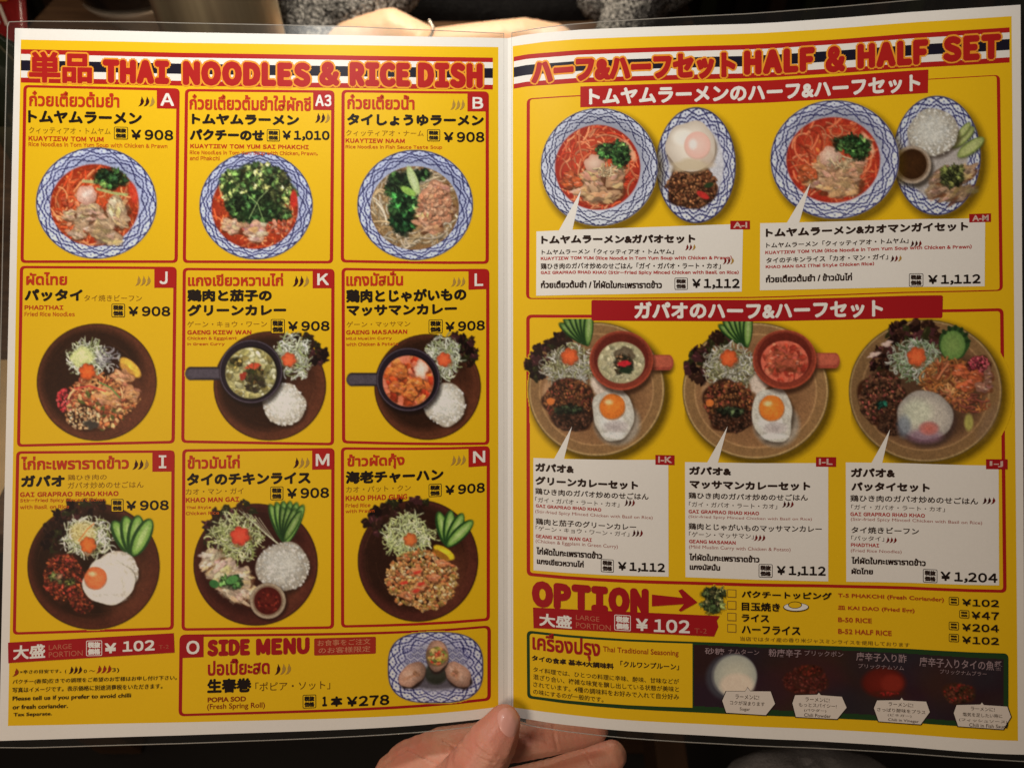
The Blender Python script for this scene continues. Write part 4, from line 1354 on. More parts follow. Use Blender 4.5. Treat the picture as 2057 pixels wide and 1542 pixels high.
# B: clear soup
q = Pic(708, 294, 960, 530, 13)
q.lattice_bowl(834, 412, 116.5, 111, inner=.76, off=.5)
q.ell(833, 418, 89, 84, (176, 140, 92), (136, 100, 62))
rg = q.region(833, 418, 88, 83)
q.strands(833, 420, 86, 82, [(206, 182, 146), (190, 160, 118), (224, 206, 178), (168, 134, 90), (214, 190, 160)], 230, 44, 2.8, clip=rg, shade=.5, around=True)
q.leaves(804, 372, 26, 24, [(24, 50, 26), (38, 74, 34)], 34, 10, clip=rg)
q.leaves(838, 352, 26, 12, [(34, 70, 34), (20, 44, 26)], 20, 8, clip=rg)
q.leaves(812, 415, 28, 26, [(34, 92, 40), (26, 72, 34), (54, 112, 54)], 46, 12, clip=rg)
q.leaves(812, 448, 24, 16, [(28, 80, 36), (20, 56, 28)], 26, 9, clip=rg)
q.ell(830, 362, 9, 30, (206, 214, 160), (176, 190, 120), rot=-.35, soft=2)
q.ell(820, 384, 17, 7, (150, 186, 84), rot=.5, soft=2)
q.chicken([(874, 396, 30, 26, .2), (866, 430, 30, 26, .5), (890, 420, 22, 26, 0), (862, 452, 26, 15, .2), (884, 375, 18, 12, .3)], (216, 152, 116))
q.grains(872, 415, 34, 40, [(226, 172, 134), (198, 130, 96), (210, 150, 112)], 120, 4, rough=.2)
q.grit(.10)
q.build('dish_picture', left_page, 'picture of pale noodle soup with greens and minced chicken', L_PIC)
# J: fried noodles
q = Pic(70, 646, 320, 890, 14)
q.wood_plate(194.5, 767.5, 120.5, 117.5)
q.salad(176, 718, 42, 36, n=110)
q.ell(164, 716, 21, 20, (222, 222, 150), (206, 208, 130), soft=6, rough=.2, alpha=.85)
q.strands(218, 722, 26, 26, [(150, 140, 140), (120, 110, 112), (176, 170, 160)], 30, 26, 2.2, curl=.6)
q.ell(262, 738, 27, 12, (236, 196, 70), (216, 160, 60), rot=.75, soft=2)
q.ell(256, 744, 20, 7, (200, 140, 60), rot=.75, soft=3)
q.mince(136, 804, 24, 24, ((206, 64, 66), (186, 44, 50), (226, 96, 90)), 90, 3)
q.strands(205, 805, 68, 50, [(206, 138, 84), (184, 108, 60), (224, 166, 112), (166, 84, 50), (210, 150, 90), (190, 90, 60)], 260, 30, 3.0, curl=.4, clip=q.region(203, 805, 74, 56, rough=.3, soft=4))
q.grains(196, 820, 60, 46, [(224, 170, 112), (180, 96, 58), (150, 70, 44), (222, 120, 70), (90, 90, 40)], 130, 4.2, rough=.2)
q.mince(168, 840, 34, 24, ((214, 166, 116), (196, 140, 92), (226, 186, 140)), 110, 3)
q.chicken([(246, 756, 21, 15, .4), (264, 790, 14, 18, 0), (214, 795, 22, 17, .3), (232, 810, 11, 9, 0)], (226, 156, 104))
q.line([(200, 768), (222, 778), (242, 800)], 3, (96, 140, 70), alpha=.8)
q.line([(150, 780), (180, 775), (214, 786)], 3.4, (206, 70, 60), alpha=.8)
q.ell(184, 853, 14, 9, (60, 52, 44), soft=4, rough=.3)
q.carrot(175, 746, 17, (220, 92, 40))
q.grit(.10)
q.build('dish_picture', left_page, 'picture of fried noodles on a dark round plate', L_PIC)


def pan_dish(x0, y0, x1, y1, seed, plate, pan, pr, hx, hy, food, rc, sal, car, let, label):
    q = Pic(x0, y0, x1, y1, seed)
    q.wood_plate(*plate)
    for (lx, ly, lrx, lry, ro, n) in let:
        q.lettuce(lx, ly, lrx, lry, n, ro)
    q.salad(*sal, n=130)
    q.carrot(*car, 15, (226, 96, 54))
    q.rice(*rc)
    # frying pan with its stub handle
    for k in range(2):
        q.ell(hx + 7, hy + k, 11, 13.5 - k * 3, (44, 36, 40) if k == 0 else (70, 60, 66), soft=1.5)
        for t in np.linspace(0, 1, 30):
            q.ell(hx + 8 + t * (pan[0] - pr - hx - 2), hy, 7, 13 - k * 4, (44, 36, 40) if k == 0 else (78, 68, 74), soft=1.5)
    q.ell(pan[0] + 4, pan[1] + 9, pr, pr * .97, (18, 10, 8), soft=8, alpha=.7)
    q.ell(pan[0], pan[1], pr, pr, (38, 28, 32))
    q.ell(pan[0], pan[1], pr - 1.5, pr - 1.5, (98, 84, 92))
    q.ell(pan[0], pan[1], pr - 3, pr - 3, (34, 24, 30))
    q.ell(pan[0] + 2, pan[1] + 3, pr * .84, pr * .84, (20, 14, 14), soft=3)
    cx, cy, r = pan[0], pan[1] + pr * .05, pr * .80
    reg = q.region(cx, cy, r - 1, r - 1)
    if food == 'green':
        q.ell(cx, cy, r, r, (196, 184, 128), (170, 158, 100), soft=2)
        q.grains(cx, cy, r, r, [(206, 196, 146), (178, 164, 104), (150, 140, 84), (128, 112, 62), (214, 206, 164)], 150, 5.5, clip=reg, rough=.2, shade=.4, lit=.2)
        q.leaves(cx - 30, cy - 22, 12, 10, [(120, 128, 60), (96, 104, 50)], 12, 6, clip=reg)
        q.leaves(cx + 6, cy + 2, 20, 18, [(50, 54, 26), (74, 70, 36)], 26, 7, clip=reg)
        q.grains(cx + 6, cy + 16, 18, 16, [(64, 56, 34), (96, 84, 50), (50, 40, 28)], 28, 5, clip=reg, rough=.3)
        q.ell(cx + 5, cy - 14, 15, 6, (196, 74, 46), rot=-.15, soft=2, rough=.2)
        q.ell(cx - 16, cy + 6, 6, 9, (150, 50, 34), rot=.3, soft=2, rough=.2)
        for k in range(8):
            q.line([(cx + 4, cy - 2), (cx + 4 + 20 * math.cos(k * .8), cy - 2 + 22 * math.sin(k * .8))], 1.6, (60, 70, 30), alpha=.5, clip=reg)
    else:
        q.ell(cx, cy, r, r, (210, 96, 52), (228, 130, 100), soft=2)
        q.grains(cx, cy, r * .95, r * .95, [(222, 110, 50), (200, 78, 36), (236, 140, 70), (176, 56, 30), (232, 120, 84)], 120, 7, clip=reg, rough=.2, shade=.35, lit=.25)
        q.chicken([(cx - 16, cy - 20, 16, 14, .2), (cx - 22, cy + 12, 17, 12, 0), (cx + 5, cy + 22, 13, 16, .1), (cx + 20, cy + 4, 12, 12, .4)], (226, 118, 56))
        q.ell(cx + 26, cy - 24, 15, 17, (238, 216, 196), (226, 170, 140), soft=4, rough=.25, clip=reg)
    q.grit(.09)
    q.build('dish_picture', left_page, label, L_PIC)


pan_dish(370, 640, 668, 890, 15, (542, 775, 113, 109.5), (504, 746), 64, 376, 750, 'green', (571, 812, 43, 42), (588, 716, 36, 44), (580, 722), [(626, 700, 28, 22, .6, 24), (596, 684, 30, 8, 0, 12), (638, 718, 12, 18, 0, 10)],
         'picture of green curry in a dark pan beside rice')
pan_dish(694, 640, 984, 890, 16, (859, 777, 107, 106), (820, 762), 64, 700, 762, 'red', (894, 812, 42, 42), (892, 716, 34, 44), (892, 722), [(934, 700, 26, 22, .6, 24), (900, 684, 30, 8, 0, 12), (946, 716, 10, 18, 0, 8)],
         'picture of orange curry in a dark pan beside rice')
# I: basil chicken with fried egg
q = Pic(50, 998, 326, 1272, 17)
q.wood_plate(188, 1137, 133, 127, dark=(34, 18, 9), rim=(72, 34, 22))
q.lettuce(150, 1040, 62, 30, 40, -.5)
q.lettuce(110, 1076, 22, 28, 16, .4)
q.salad(176, 1078, 52, 40, n=150)
q.ell(166, 1070, 26, 22, (216, 190, 110), soft=10, alpha=.6)
q.line([(158, 1086), (176, 1062), (190, 1050)], 2.6, (214, 120, 60), alpha=.8)
q.cucumber(268, 1112, 74, -1.62, 4, .34)
q.mince(128, 1160, 42, 50, ((126, 50, 30), (96, 34, 20), (150, 74, 40), (64, 28, 18), (172, 60, 46)), 300, 3.2)
q.mince(165, 1210, 24, 22, ((110, 40, 26), (80, 28, 20), (130, 60, 36)), 80, 3)
q.leaves(112, 1160, 14, 8, [(70, 64, 44), (60, 80, 40)], 8, 8)
q.leaves(140, 1168, 10, 8, [(70, 90, 40)], 5, 6)
q.rice(236, 1146, 42, 40)
q.egg(218, 1168, 52, 46, (192, 1160), 22, (218, 110, 62))
q.carrot(177, 1094, 17, (216, 102, 46))
q.grit(.09)
q.build('dish_picture', left_page, 'picture of minced basil chicken with a fried egg and cucumber', L_PIC)
# M: chicken rice
q = Pic(384, 1000, 644, 1262, 18)
q.wood_plate(513.5, 1133.4, 125, 122.5, dark=(46, 18, 12), rim=(70, 30, 22))
q.lettuce(460, 1040, 56, 26, 34, -.5)
q.lettuce(430, 1072, 16, 24, 12, 0)
q.salad(474, 1080, 52, 48, n=170, pale=((206, 206, 150), (186, 190, 130), (166, 170, 104), (214, 212, 170), (140, 148, 80)))
for k in range(6):
    q.line([(480 + k * 8, 1024 + k * 3), (520 + k * 7, 1060 + k * 6), (560, 1092)], 1.6, (206, 206, 170), alpha=.6)
q.cucumber(574, 1088, 78, -1.55, 6, .17, wid=.15)
q.cucumber(572, 1082, 62, -1.35, 4, .2, k=.8, wid=.15)
q.rice(568, 1138, 53, 50, .84)
q.chicken([(424, 1120, 25, 15, -.6), (440, 1142, 30, 17, -.7), (456, 1156, 30, 18, -.6), (474, 1172, 32, 20, -.5), (492, 1190, 26, 19, -.3), (414, 1136, 14, 8, -.6), (488, 1160, 20, 20, 0), (470, 1196, 30, 10, .5)], (212, 182, 148))
q.leaves(462, 1168, 22, 9, [(56, 106, 50), (40, 84, 40)], 14, 9)
q.ell(466, 1164, 13, 8, (74, 124, 62), rot=-.4, soft=2)
q.ell(430, 1172, 10, 8, (50, 96, 48), rot=.4, soft=2)
q.ell(541, 1209, 38, 37, (26, 12, 8), soft=7, alpha=.7)
q.ell(538, 1206, 36, 36, (190, 172, 148), (150, 130, 106), soft=1.6)
q.ell(538, 1206, 31, 31, (122, 98, 76), soft=1.6)
q.ell(538, 1206, 27.5, 27.5, (88, 26, 18), (66, 16, 12), soft=2)
q.grains(538, 1206, 24, 24, [(120, 40, 28), (70, 14, 12)], 40, 2, shade=.2)
q.carrot(482, 1076, 20, (214, 72, 50))
q.grit(.09)
q.build('dish_picture', left_page, 'picture of sliced chicken on rice with a cup of dark sauce', L_PIC)
# N: prawn fried rice
q = Pic(712, 994, 968, 1256, 19)
q.wood_plate(839.6, 1125.7, 121, 122.5, dark=(40, 20, 12), rim=(74, 34, 26))
q.lettuce(800, 1028, 68, 22, 44, -.35)
q.lettuce(758, 1062, 20, 22, 12, 0)
q.salad(820, 1076, 50, 46, n=150, pale=((214, 222, 150), (200, 206, 134), (226, 230, 178), (176, 180, 112), (206, 210, 160)))
q.cucumber(900, 1094, 66, -1.32, 4, .36, wid=.2)
q.grains(848, 1165, 74, 62, [(206, 150, 84), (190, 130, 74), (220, 172, 112), (170, 104, 56), (228, 190, 140), (196, 110, 66), (150, 120, 60)], 900, 3.3, asp=1.5, clip=q.region(846, 1162, 76, 62, rough=.3, soft=4), rough=.15, shade=.45, lit=.2)
q.chicken([(838, 1146, 13, 8, .2), (842, 1180, 15, 9, -.3), (872, 1160, 12, 9, 0), (816, 1196, 12, 8, .5), (890, 1130, 12, 8, 0)], (214, 132, 84))
for (a, b) in ((838, 1149), (836, 1186), (846, 1172), (812, 1170)):
    q.ell(a, b, 8, 3.4, (196, 60, 44), rot=-.3, soft=1.6, rough=.2)
q.ell(892, 1109, 24, 10, (232, 206, 50), (206, 170, 30), rot=.55, soft=1.6)
q.ell(886, 1114, 20, 6, (150, 96, 30), rot=.55, soft=2.4)
q.carrot(824, 1083, 14, (206, 104, 52))
q.grit(.09)
q.build('dish_picture', left_page, 'picture of orange fried rice with a lemon wedge', L_PIC)
# O: spring rolls on a square lattice plate
q = Pic(772, 1262, 980, 1416, 20)
q.lattice_bowl(875, 1340, 96, 71.5, inner=.62, n=17, tint=(190, 188, 206), dark=(150, 146, 166), power=2.9, off=.2)
q.ell(875, 1340, 64, 50, (150, 146, 156), soft=12, alpha=.9)
for k in range(3):
    for j in range(9):
        px, py = 818 + j * 14 + (k % 2) * 7, 1306 + k * 11
        q.line([(px - 6, py), (px, py - 5), (px + 6, py), (px, py + 5), (px - 6, py)], 1.2, (44, 42, 90), alpha=.8)
        q.ell(px, py, 1.2, 1.2, (44, 42, 90))
q.ell(878, 1372, 66, 12, (60, 52, 56), soft=8, alpha=.8)
q.ell(876, 1352, 24, 22, (36, 36, 26), soft=6, alpha=.9)
for (a, b, r, ro) in ((828, 1354, 25, -.75), (920, 1354, 25, .75), (878, 1316, 26, 1.57)):
    q.ell(a + 1, b + 4, r * 1.25, r * .86, (40, 28, 24), rot=ro, soft=4, rough=.05)
    q.ell(a, b, r * 1.22, r * .84, (190, 150, 126), (136, 100, 82), rot=ro, soft=2, lit=.22, rough=.06)
    for k in range(5):
        q.ell(a + q.r.normal() * 7, b + q.r.normal() * 6, 10, 3.5, (206, 172, 150) if k % 2 else (150, 100, 70), rot=ro + .4, soft=3, alpha=.5)
    ex, ey = (a + 8 * (1 if a < 860 else -1), b - 6) if b > 1330 else (a, b)
    if b > 1330:
        q.grains(ex, ey + 4, 9, 6, [(176, 124, 92), (146, 104, 76), (184, 120, 96)], 12, 2.6, rough=.3, shade=.3)
q.ell(878, 1318, 23, 20, (90, 70, 40), soft=2, alpha=.6)
q.grains(878, 1317, 20, 17, [(206, 156, 84), (150, 140, 60), (190, 96, 60), (196, 60, 44), (214, 180, 110), (96, 110, 50)], 70, 3.6, rough=.2, shade=.4)
q.grit(.09)
q.build('dish_picture', left_page, 'picture of three spring rolls on a square lattice plate', L_PIC)


def red_bowl(q, cx, cy, rx, ry, k=1.0):
    q.shadow(cx + 8, cy + 10, rx, ry, 14, .6)
    q.lattice_bowl(cx, cy, rx, ry, inner=.75, off=.2, tint=(206 * k, 206 * k, 216 * k), dark=(128 * k, 126 * k, 136 * k))
    c = lambda v: tuple(z * k for z in v)
    q.soup(cx - 3, cy + 1, rx * .73, ry * .72, c((206, 84, 50)), c((156, 40, 26)), [c((222, 116, 76)), c((208, 88, 52)), c((228, 140, 96)), c((180, 60, 36))], 130)
    q.chicken([(cx + 12, cy + 36, rx * .32, ry * .22, .2), (cx - 12, cy + 22, rx * .22, ry * .2, .5), (cx + 30, cy + 20, rx * .2, ry * .2, 0), (cx - 36, cy + 45, rx * .16, ry * .12, 0), (cx + 5, cy + 56, rx * .26, ry * .13, 0)], c((200, 152, 112)))
    q.chicken([(cx - 58, cy + 18, 12, 10, 0), (cx - 64, cy + 34, 12, 10, .3), (cx - 44, cy + 30, 10, 11, .3)], c((196, 92, 52)))
    q.ell(cx - 9, cy - 7, rx * .17, ry * .16, c((222, 186, 160)), c((190, 140, 116)), soft=1.8, rough=.12, lit=.1)
    q.strands(cx + 12, cy + 6, rx * .22, ry * .12, [c((206, 180, 140)), c((180, 150, 110))], 26, 20, 2)
    q.ell(cx + rx * .52, cy - ry * .28, 7, 25, c((228, 170, 130)), rot=-.5, soft=3, alpha=.85)
    q.leaves(cx + rx * .24, cy - ry * .28, rx * .28, ry * .13, [c((36, 76, 34)), c((26, 56, 28)), c((56, 96, 46))], 36, 9)
    q.leaves(cx + rx * .38, cy - ry * .16, rx * .13, ry * .14, [c((30, 66, 30)), c((44, 84, 38))], 14, 8)


q = Pic(1072, 204, 1504, 462, 21)
q2 = q
q2.shadow(1406, 342, 80, 116, 14, .6)
q2.lattice_bowl(1398, 332, 80, 116.5, inner=.68, n=17, off=.2, tint=(208, 208, 216), dark=(176, 174, 188))
q2.ell(1398, 332, 56, 84, (196, 190, 190), soft=5)
q2.mince(1390, 375, 52, 44, ((116, 70, 44), (90, 50, 30), (140, 92, 56), (70, 38, 26), (156, 104, 66)), 420, 3.2)
q2.ell(1412, 392, 14, 6, (182, 46, 40), rot=.5, soft=1.8)
q2.ell(1424, 372, 10, 5, (40, 54, 30), rot=-.3, soft=2)
q2.grit(.09)
q2.ell(1389, 300, 52, 50, (120, 96, 70), soft=5, alpha=.7)
q2.ell(1388, 294, 50, 50, (238, 222, 202), (194, 176, 156), soft=2, rough=.06)
q2.ell(1388, 332, 38, 13, (196, 174, 140), soft=6, rough=.25, alpha=.8)
q2.ell(1372, 276, 22, 16, (240, 228, 212), soft=8, alpha=.7)
q2.ell(1420, 316, 14, 20, (186, 162, 140), rot=-.5, soft=6, alpha=.5)
q2.ell(1401, 293, 27, 28, (206, 160, 140), soft=3, alpha=.7)
q2.ell(1401, 291, 25, 26, (238, 190, 172), (230, 176, 158), soft=4)
q2.ell(1392, 290, 8, 10, (246, 216, 204), soft=6)
red_bowl(q2, 1203.6, 335.5, 117.4, 118.5)
q2.build('dish_picture', right_page, 'picture of the red soup bowl beside the egg and mince plate', L_PIC)
q = Pic(1536, 188, 2006, 452, 22)
q.shadow(1890, 324, 89, 120, 15, .7)
q.lattice_bowl(1882, 312.5, 88, 120, inner=.70, n=17, off=.1, tint=(186, 188, 196), dark=(160, 160, 172))
q.ell(1882, 315, 62, 86, (150, 140, 132), soft=6)
q.chicken([(1900, 372, 34, 14, -.6), (1920, 362, 34, 14, -.6), (1936, 350, 30, 13, -.5), (1890, 352, 24, 14, -.5), (1930, 388, 26, 12, -.6), (1906, 392, 22, 9, -.4), (1880, 385, 20, 10, -.3)], (146, 116, 90))
q.leaves(1914, 354, 22, 20, [(62, 82, 40), (46, 64, 32)], 30, 8)
for (a, b, l, w, ro) in ((1934, 276, 30, 11, -.75), (1950, 296, 32, 12, -.62), (1936, 262, 20, 7, -.9)):
    q.ell(a + 2, b + 3, l, w, (60, 60, 30), rot=ro, soft=4, alpha=.6)
    q.ell(a, b, l, w, (92, 104, 50), rot=ro, soft=1.6)
    q.ell(a, b, l * .93, w * .8, (158, 160, 104), (138, 144, 84), rot=ro, soft=2)
q.rice(1874, 266, 50, 48, .80)
q.ell(1836, 338, 40, 40, (30, 22, 14), soft=7, alpha=.7)
q.ell(1832.6, 331, 38, 38, (168, 150, 130), (140, 122, 104), soft=1.6)
q.ell(1832.6, 331, 33, 33, (110, 88, 68), soft=1.6)
q.ell(1832.6, 330, 29, 30, (56, 32, 14), (44, 24, 10), soft=2)
red_bowl(q, 1676.7, 320.7, 129, 119.3, .94)
q.grit(.09)
q.build('dish_picture', right_page, 'picture of the red soup bowl beside the rice plate with a sauce cup', L_PIC)


def clay_set(x0, y0, x1, y1, seed, plate, cup, cr, hx1, hy, food, k, label):
    q = Pic(x0, y0, x1, y1, seed)
    c = lambda v: tuple(z * k for z in v)
    px, py, rx, ry = plate
    q.clay_plate(px, py, rx, ry, k)
    dx, dy = px - 1198, py - 782
    q.lettuce(1086 + dx, 728 + dy, 26, 34, 40, .3)
    q.lettuce(1122 + dx, 686 + dy, 30, 14, 26, -.6)
    q.cucumber(1180 + dx, 690 + dy, 66, -2.02, 6, .2, k=.84, wid=.16)
    q.salad(1146 + dx, 735 + dy, 54, 44, n=190, pale=(c((190, 180, 160)), c((156, 146, 120)), c((206, 200, 186)), c((132, 126, 84)), c((172, 168, 120))))
    q.ell(1205 + dx, 770 + dy, 18, 22, c((206, 184, 164)), soft=6, rough=.2)
    q.ell(1100 + dx, 790 + dy, 10, 24, c((176, 134, 96)), soft=6)
    q.mince(1143 + dx, 805 + dy, 50, 46, (c((116, 70, 40)), c((90, 52, 32)), c((140, 88, 50)), c((60, 36, 24)), c((130, 60, 44))), 420, 3.2)
    q.mince(1150 + dx, 840 + dy, 42, 26, (c((70, 44, 30)), c((52, 32, 22)), c((90, 56, 40))), 170, 3.2)
    q.leaves(1146 + dx, 822 + dy, 28, 7, [(26, 40, 24), (36, 56, 34)], 20, 8)
    q.ell(1106 + dx, 806 + dy, 8, 7, c((206, 110, 50)), soft=2)
    q.ell(1240 + dx, 850 + dy, 46, 44, c((150, 140, 126)), soft=10, alpha=.8)
    q.egg(1232 + dx, 830 + dy, 41, 56, (1230 + dx, 816 + dy), 25, (222, 118, 44), k * .92)
    q.ell(1237 + dx, 856 + dy, 26, 13, c((168, 152, 146)), c((196, 184, 174)), soft=4, alpha=.85)
    q.carrot(1144 + dx, 716 + dy, 18, c((212, 92, 46)))
    # clay cup with a stub handle
    cx, cy = cup
    hc = (172, 84, 62)
    for t in np.linspace(0, 1, 30):
        q.ell(cx + cr + t * (hx1 - cx - cr - 12) + 4, hy + 8, 9, 14, (40, 22, 8), soft=6, alpha=.12)
    for t in np.linspace(0, 1, 34):
        q.ell(cx + cr - 6 + t * (hx1 - cx - cr - 6), hy, 9, 15, c((150, 66, 50)), soft=1.4)
    for t in np.linspace(0, 1, 34):
        q.ell(cx + cr - 4 + t * (hx1 - cx - cr - 9), hy - 2, 7, 10, c(hc), soft=3)
    q.ell(cx + 4, cy + 10, cr, cr * .92, (36, 18, 10), soft=8, alpha=.7)
    q.ell(cx, cy, cr, cr * .93, c((178, 84, 58)), c((158, 66, 44)), soft=1.6)
    q.ell(cx, cy - 1, cr - 3, cr * .93 - 3, c((126, 52, 36)), soft=1.6)
    q.ell(cx, cy - 4, cr * .86, cr * .78, c((84, 28, 20)), c((96, 34, 24)), soft=2)
    fx, fy, fr = cx, cy + 4, cr * .74
    reg = q.region(fx, fy, fr, fr * .88)
    if food == 'green':
        q.ell(fx, fy, fr, fr * .88, c((196, 180, 144)), c((168, 156, 116)), soft=2)
        q.grains(fx, fy, fr * .9, fr * .8, [c((206, 190, 150)), c((170, 160, 120)), c((186, 176, 140))], 60, 4, clip=reg, shade=.25)
        q.ell(fx + 6, fy - 14, 20, 18, c((118, 100, 78)), c((90, 76, 56)), soft=3, rough=.15)
        q.leaves(fx + 6, fy + 2, 18, 18, [c((56, 56, 34)), c((84, 78, 50))], 18, 7, clip=reg)
        q.ell(fx + 6, fy + 2, 13, 6, c((190, 36, 44)), rot=-.1, soft=1.6, rough=.2)
        q.ell(fx + 10, fy + 16, 14, 6, c((34, 46, 28)), soft=3, rough=.2)
    else:
        q.ell(fx, fy, fr, fr * .88, c((186, 82, 56)), c((206, 100, 76)), soft=2)
        q.grains(fx, fy, fr * .95, fr * .82, [c((196, 92, 66)), c((172, 64, 44)), c((216, 122, 90)), c((150, 50, 36))], 90, 5, clip=reg, rough=.2, shade=.3)
        q.chicken([(fx - 8, fy - 4, 15, 24, 0), (fx - 28, fy - 2, 10, 16, 0), (fx + 18, fy + 2, 13, 13, 0)], c((186, 88, 62)))
    q.grit(.09)
    q.build('dish_picture', right_page, label, L_PIC)


clay_set(1050, 640, 1366, 940, 23, (1198, 782, 137.5, 134.5), (1248, 724), 64, 1356, 728, 'green', .98, 'picture of the basil rice plate with a cup of green curry')
clay_set(1362, 640, 1698, 945, 24, (1518, 785, 147, 137), (1576, 722), 64, 1690, 724, 'red', .96, 'picture of the basil rice plate with a cup of red curry')
q = Pic(1696, 636, 2040, 950, 25)
px, py = 1859, 785
q.clay_plate(px, py, 154, 143, .80)
q.ell(px, py, 118, 108, (60, 40, 28), soft=20, alpha=.7)
q.lettuce(1838, 668, 54, 26, 60, 0)
q.lettuce(1772, 722, 24, 18, 24, -.6)
for (a, b) in ((1782, 690), (1756, 712)):
    q.ell(a, b, 12, 5, (176, 150, 136), rot=-.4, soft=2, rough=.3)
q.salad(1840, 724, 54, 42, n=150, pale=((150, 150, 130), (110, 124, 84), (176, 172, 160), (92, 108, 70), (136, 150, 120)))
q.ell(1916, 690, 30, 34, (36, 58, 26), soft=2, rough=.08)
q.ell(1914, 693, 25, 29, (104, 124, 64), (82, 108, 52), soft=3)
for k in range(6):
    a = -2.3 + k * .42
    q.ell(1916 + 29 * math.cos(a), 692 + 34 * math.sin(a), 6, 4, (26, 40, 20), rot=a, soft=1.6)
q.strands(1905, 766, 56, 44, [(160, 104, 56), (136, 80, 40), (184, 130, 80), (150, 90, 60), (120, 60, 36)], 190, 34, 3.2, curl=.35, clip=q.region(1905, 764, 60, 46, rough=.25, soft=4))
q.mince(1966, 735, 24, 22, ((150, 56, 66), (130, 44, 56), (176, 84, 84)), 70, 3.4)
q.chicken([(1930, 745, 16, 14, .3), (1958, 760, 14, 16, .3), (1938, 775, 16, 11, 0)], (170, 84, 50))
q.chicken([(1976, 776, 16, 14, .2), (1985, 755, 10, 16, 0)], (130, 88, 70))
q.strands(1950, 810, 40, 20, [(130, 70, 44), (150, 92, 50), (110, 56, 44)], 50, 26, 3)
q.mince(1772, 800, 48, 54, ((88, 58, 40), (66, 42, 28), (108, 72, 48), (50, 30, 20), (116, 56, 48)), 420, 3.6)
q.mince(1800, 850, 40, 24, ((70, 46, 32), (56, 34, 24)), 120, 3.6)
q.leaves(1768, 812, 8, 8, [(16, 60, 44)], 6, 6)
q.ell(1863, 845, 58, 54, (50, 36, 32), soft=10, alpha=.7)
q.ell(1858, 834, 56, 50, (176, 164, 146), (132, 122, 112), soft=3, rough=.04)
q.ell(1842, 828, 30, 26, (170, 172, 144), soft=16, alpha=.6)
q.ell(1816, 856, 14, 22, (98, 104, 112), soft=9, alpha=.7)
q.ell(1858, 876, 34, 14, (116, 84, 98), soft=8, alpha=.7)
q.ell(1866, 860, 20, 14, (166, 84, 70), (150, 96, 90), soft=5, alpha=.9)
q.ell(1946, 848, 9, 17, (140, 130, 66), soft=5)
q.ell(1985, 850, 14, 40, (112, 88, 70), soft=12, alpha=.4, rot=.5)
q.carrot(1841, 716, 20, (188, 82, 44))
q.grit(.09)
q.build('dish_picture', right_page, 'picture of the basil rice plate with fried noodles and pink shreds', L_PIC)
# coriander by the option arrow
q = Pic(1402, 1172, 1462, 1238, 26)
q.leaves(1432, 1194, 22, 14, [(56, 86, 44), (40, 66, 36), (86, 108, 60)], 26, 9)
q.leaves(1430, 1216, 20, 12, [(70, 96, 50), (50, 78, 40), (100, 118, 70)], 22, 8)
q.build('dish_picture', right_page, 'small picture of coriander leaves', L_PIC, thr=.15)
# the four seasonings on black
q = Pic(1393, 1290, 2026, 1462, 27, bg=(.030, .012, .018))
q.m[:] = 0
X, Y = q.xx + q.x0, q.yy + q.y0
tl = vwarp(1391, X, 1294.0); bl = vwarp(1391, X, 1417.0)
mk = np.clip((Y - tl) / 1.5, 0, 1) * np.clip((bl - Y) / 1.5, 0, 1) * np.clip((2016 - X) / 1.5, 0, 1)
for _ in range(60):
    q.ell(q.x0 + q.r.random() * q.w, q.y0 + q.r.random() * q.h, 50, 40, [(30, 28, 30), (46, 20, 32), (44, 28, 16), (30, 26, 28)][q.r.integers(4)], soft=30, alpha=.35)
q.ell(1468, 1360, 50, 47, (52, 48, 52), soft=8)
q.ell(1475, 1357, 46, 45, (84, 80, 80), soft=2)
q.ell(1477, 1357, 43, 42, (170, 162, 140), (140, 138, 124), soft=4)
q.ell(1480, 1376, 34, 24, (184, 164, 142), soft=8)
q.mince(1618, 1366, 46, 28, ((74, 24, 16), (92, 36, 26), (54, 18, 12), (116, 54, 42)), 170, 2.6)
q.ell(1618, 1360, 70, 40, (50, 22, 20), soft=24, alpha=.35)
q.mince(1628, 1346, 26, 12, ((86, 30, 20), (70, 24, 16)), 30, 3)
q.ell(1775, 1370, 44, 30, (84, 22, 14), (64, 18, 12), soft=8)
q.ell(1792, 1372, 22, 18, (98, 28, 18), soft=8)
q.mince(1785, 1392, 24, 4, ((116, 26, 22),), 14, 2.4)
q.mince(1926, 1392, 32, 22, ((58, 32, 22), (82, 40, 28), (44, 32, 18), (104, 28, 22)), 90, 2.6)
q.m[:] = mk
q.grit(.03)
q.build('seasoning_picture', right_page, 'picture of sugar and three chilli seasonings on a black ground', L_FR + 2 * E0, thr=.5)

# ------------------------------------------------------------------ flesh and cloth: limbs grown from chains of balls, fused into one skin
def ball_cloud(balls):
    """list of (Vector, radius) -> one mesh of overlapping icospheres"""
    import bmesh
    bm = bmesh.new()
    bmesh.ops.create_icosphere(bm, subdivisions=2, radius=1)
    bv = np.array([v.co[:] for v in bm.verts]); bf = np.array([[v.index for v in f.verts] for f in bm.faces])
    bm.free()
    V, Fc = [], []
    for i, (c, r) in enumerate(balls):
        rr = np.array(r if hasattr(r, '__len__') else (r, r, r))
        V.append(bv * rr + np.array(c[:]))
        Fc.append(bf + i * len(bv))
    return np.concatenate(V), np.concatenate(Fc)


def chain(pts, step=.35):
    """pts (px, py, depth, radius in px at that depth) -> densely spaced balls, in world space"""
    out = []
    P = [(look(a, b, d), r * d / FPX) for a, b, d, r in pts]
    for (p, r), (q, u) in zip(P[:-1], P[1:]):
        L = (q - p).length
        n = max(2, int(L / (min(r, u) * step)))
        for i in range(n + 1):
            t = i / n
            out.append((p.lerp(q, t), r + (u - r) * t))
    return out


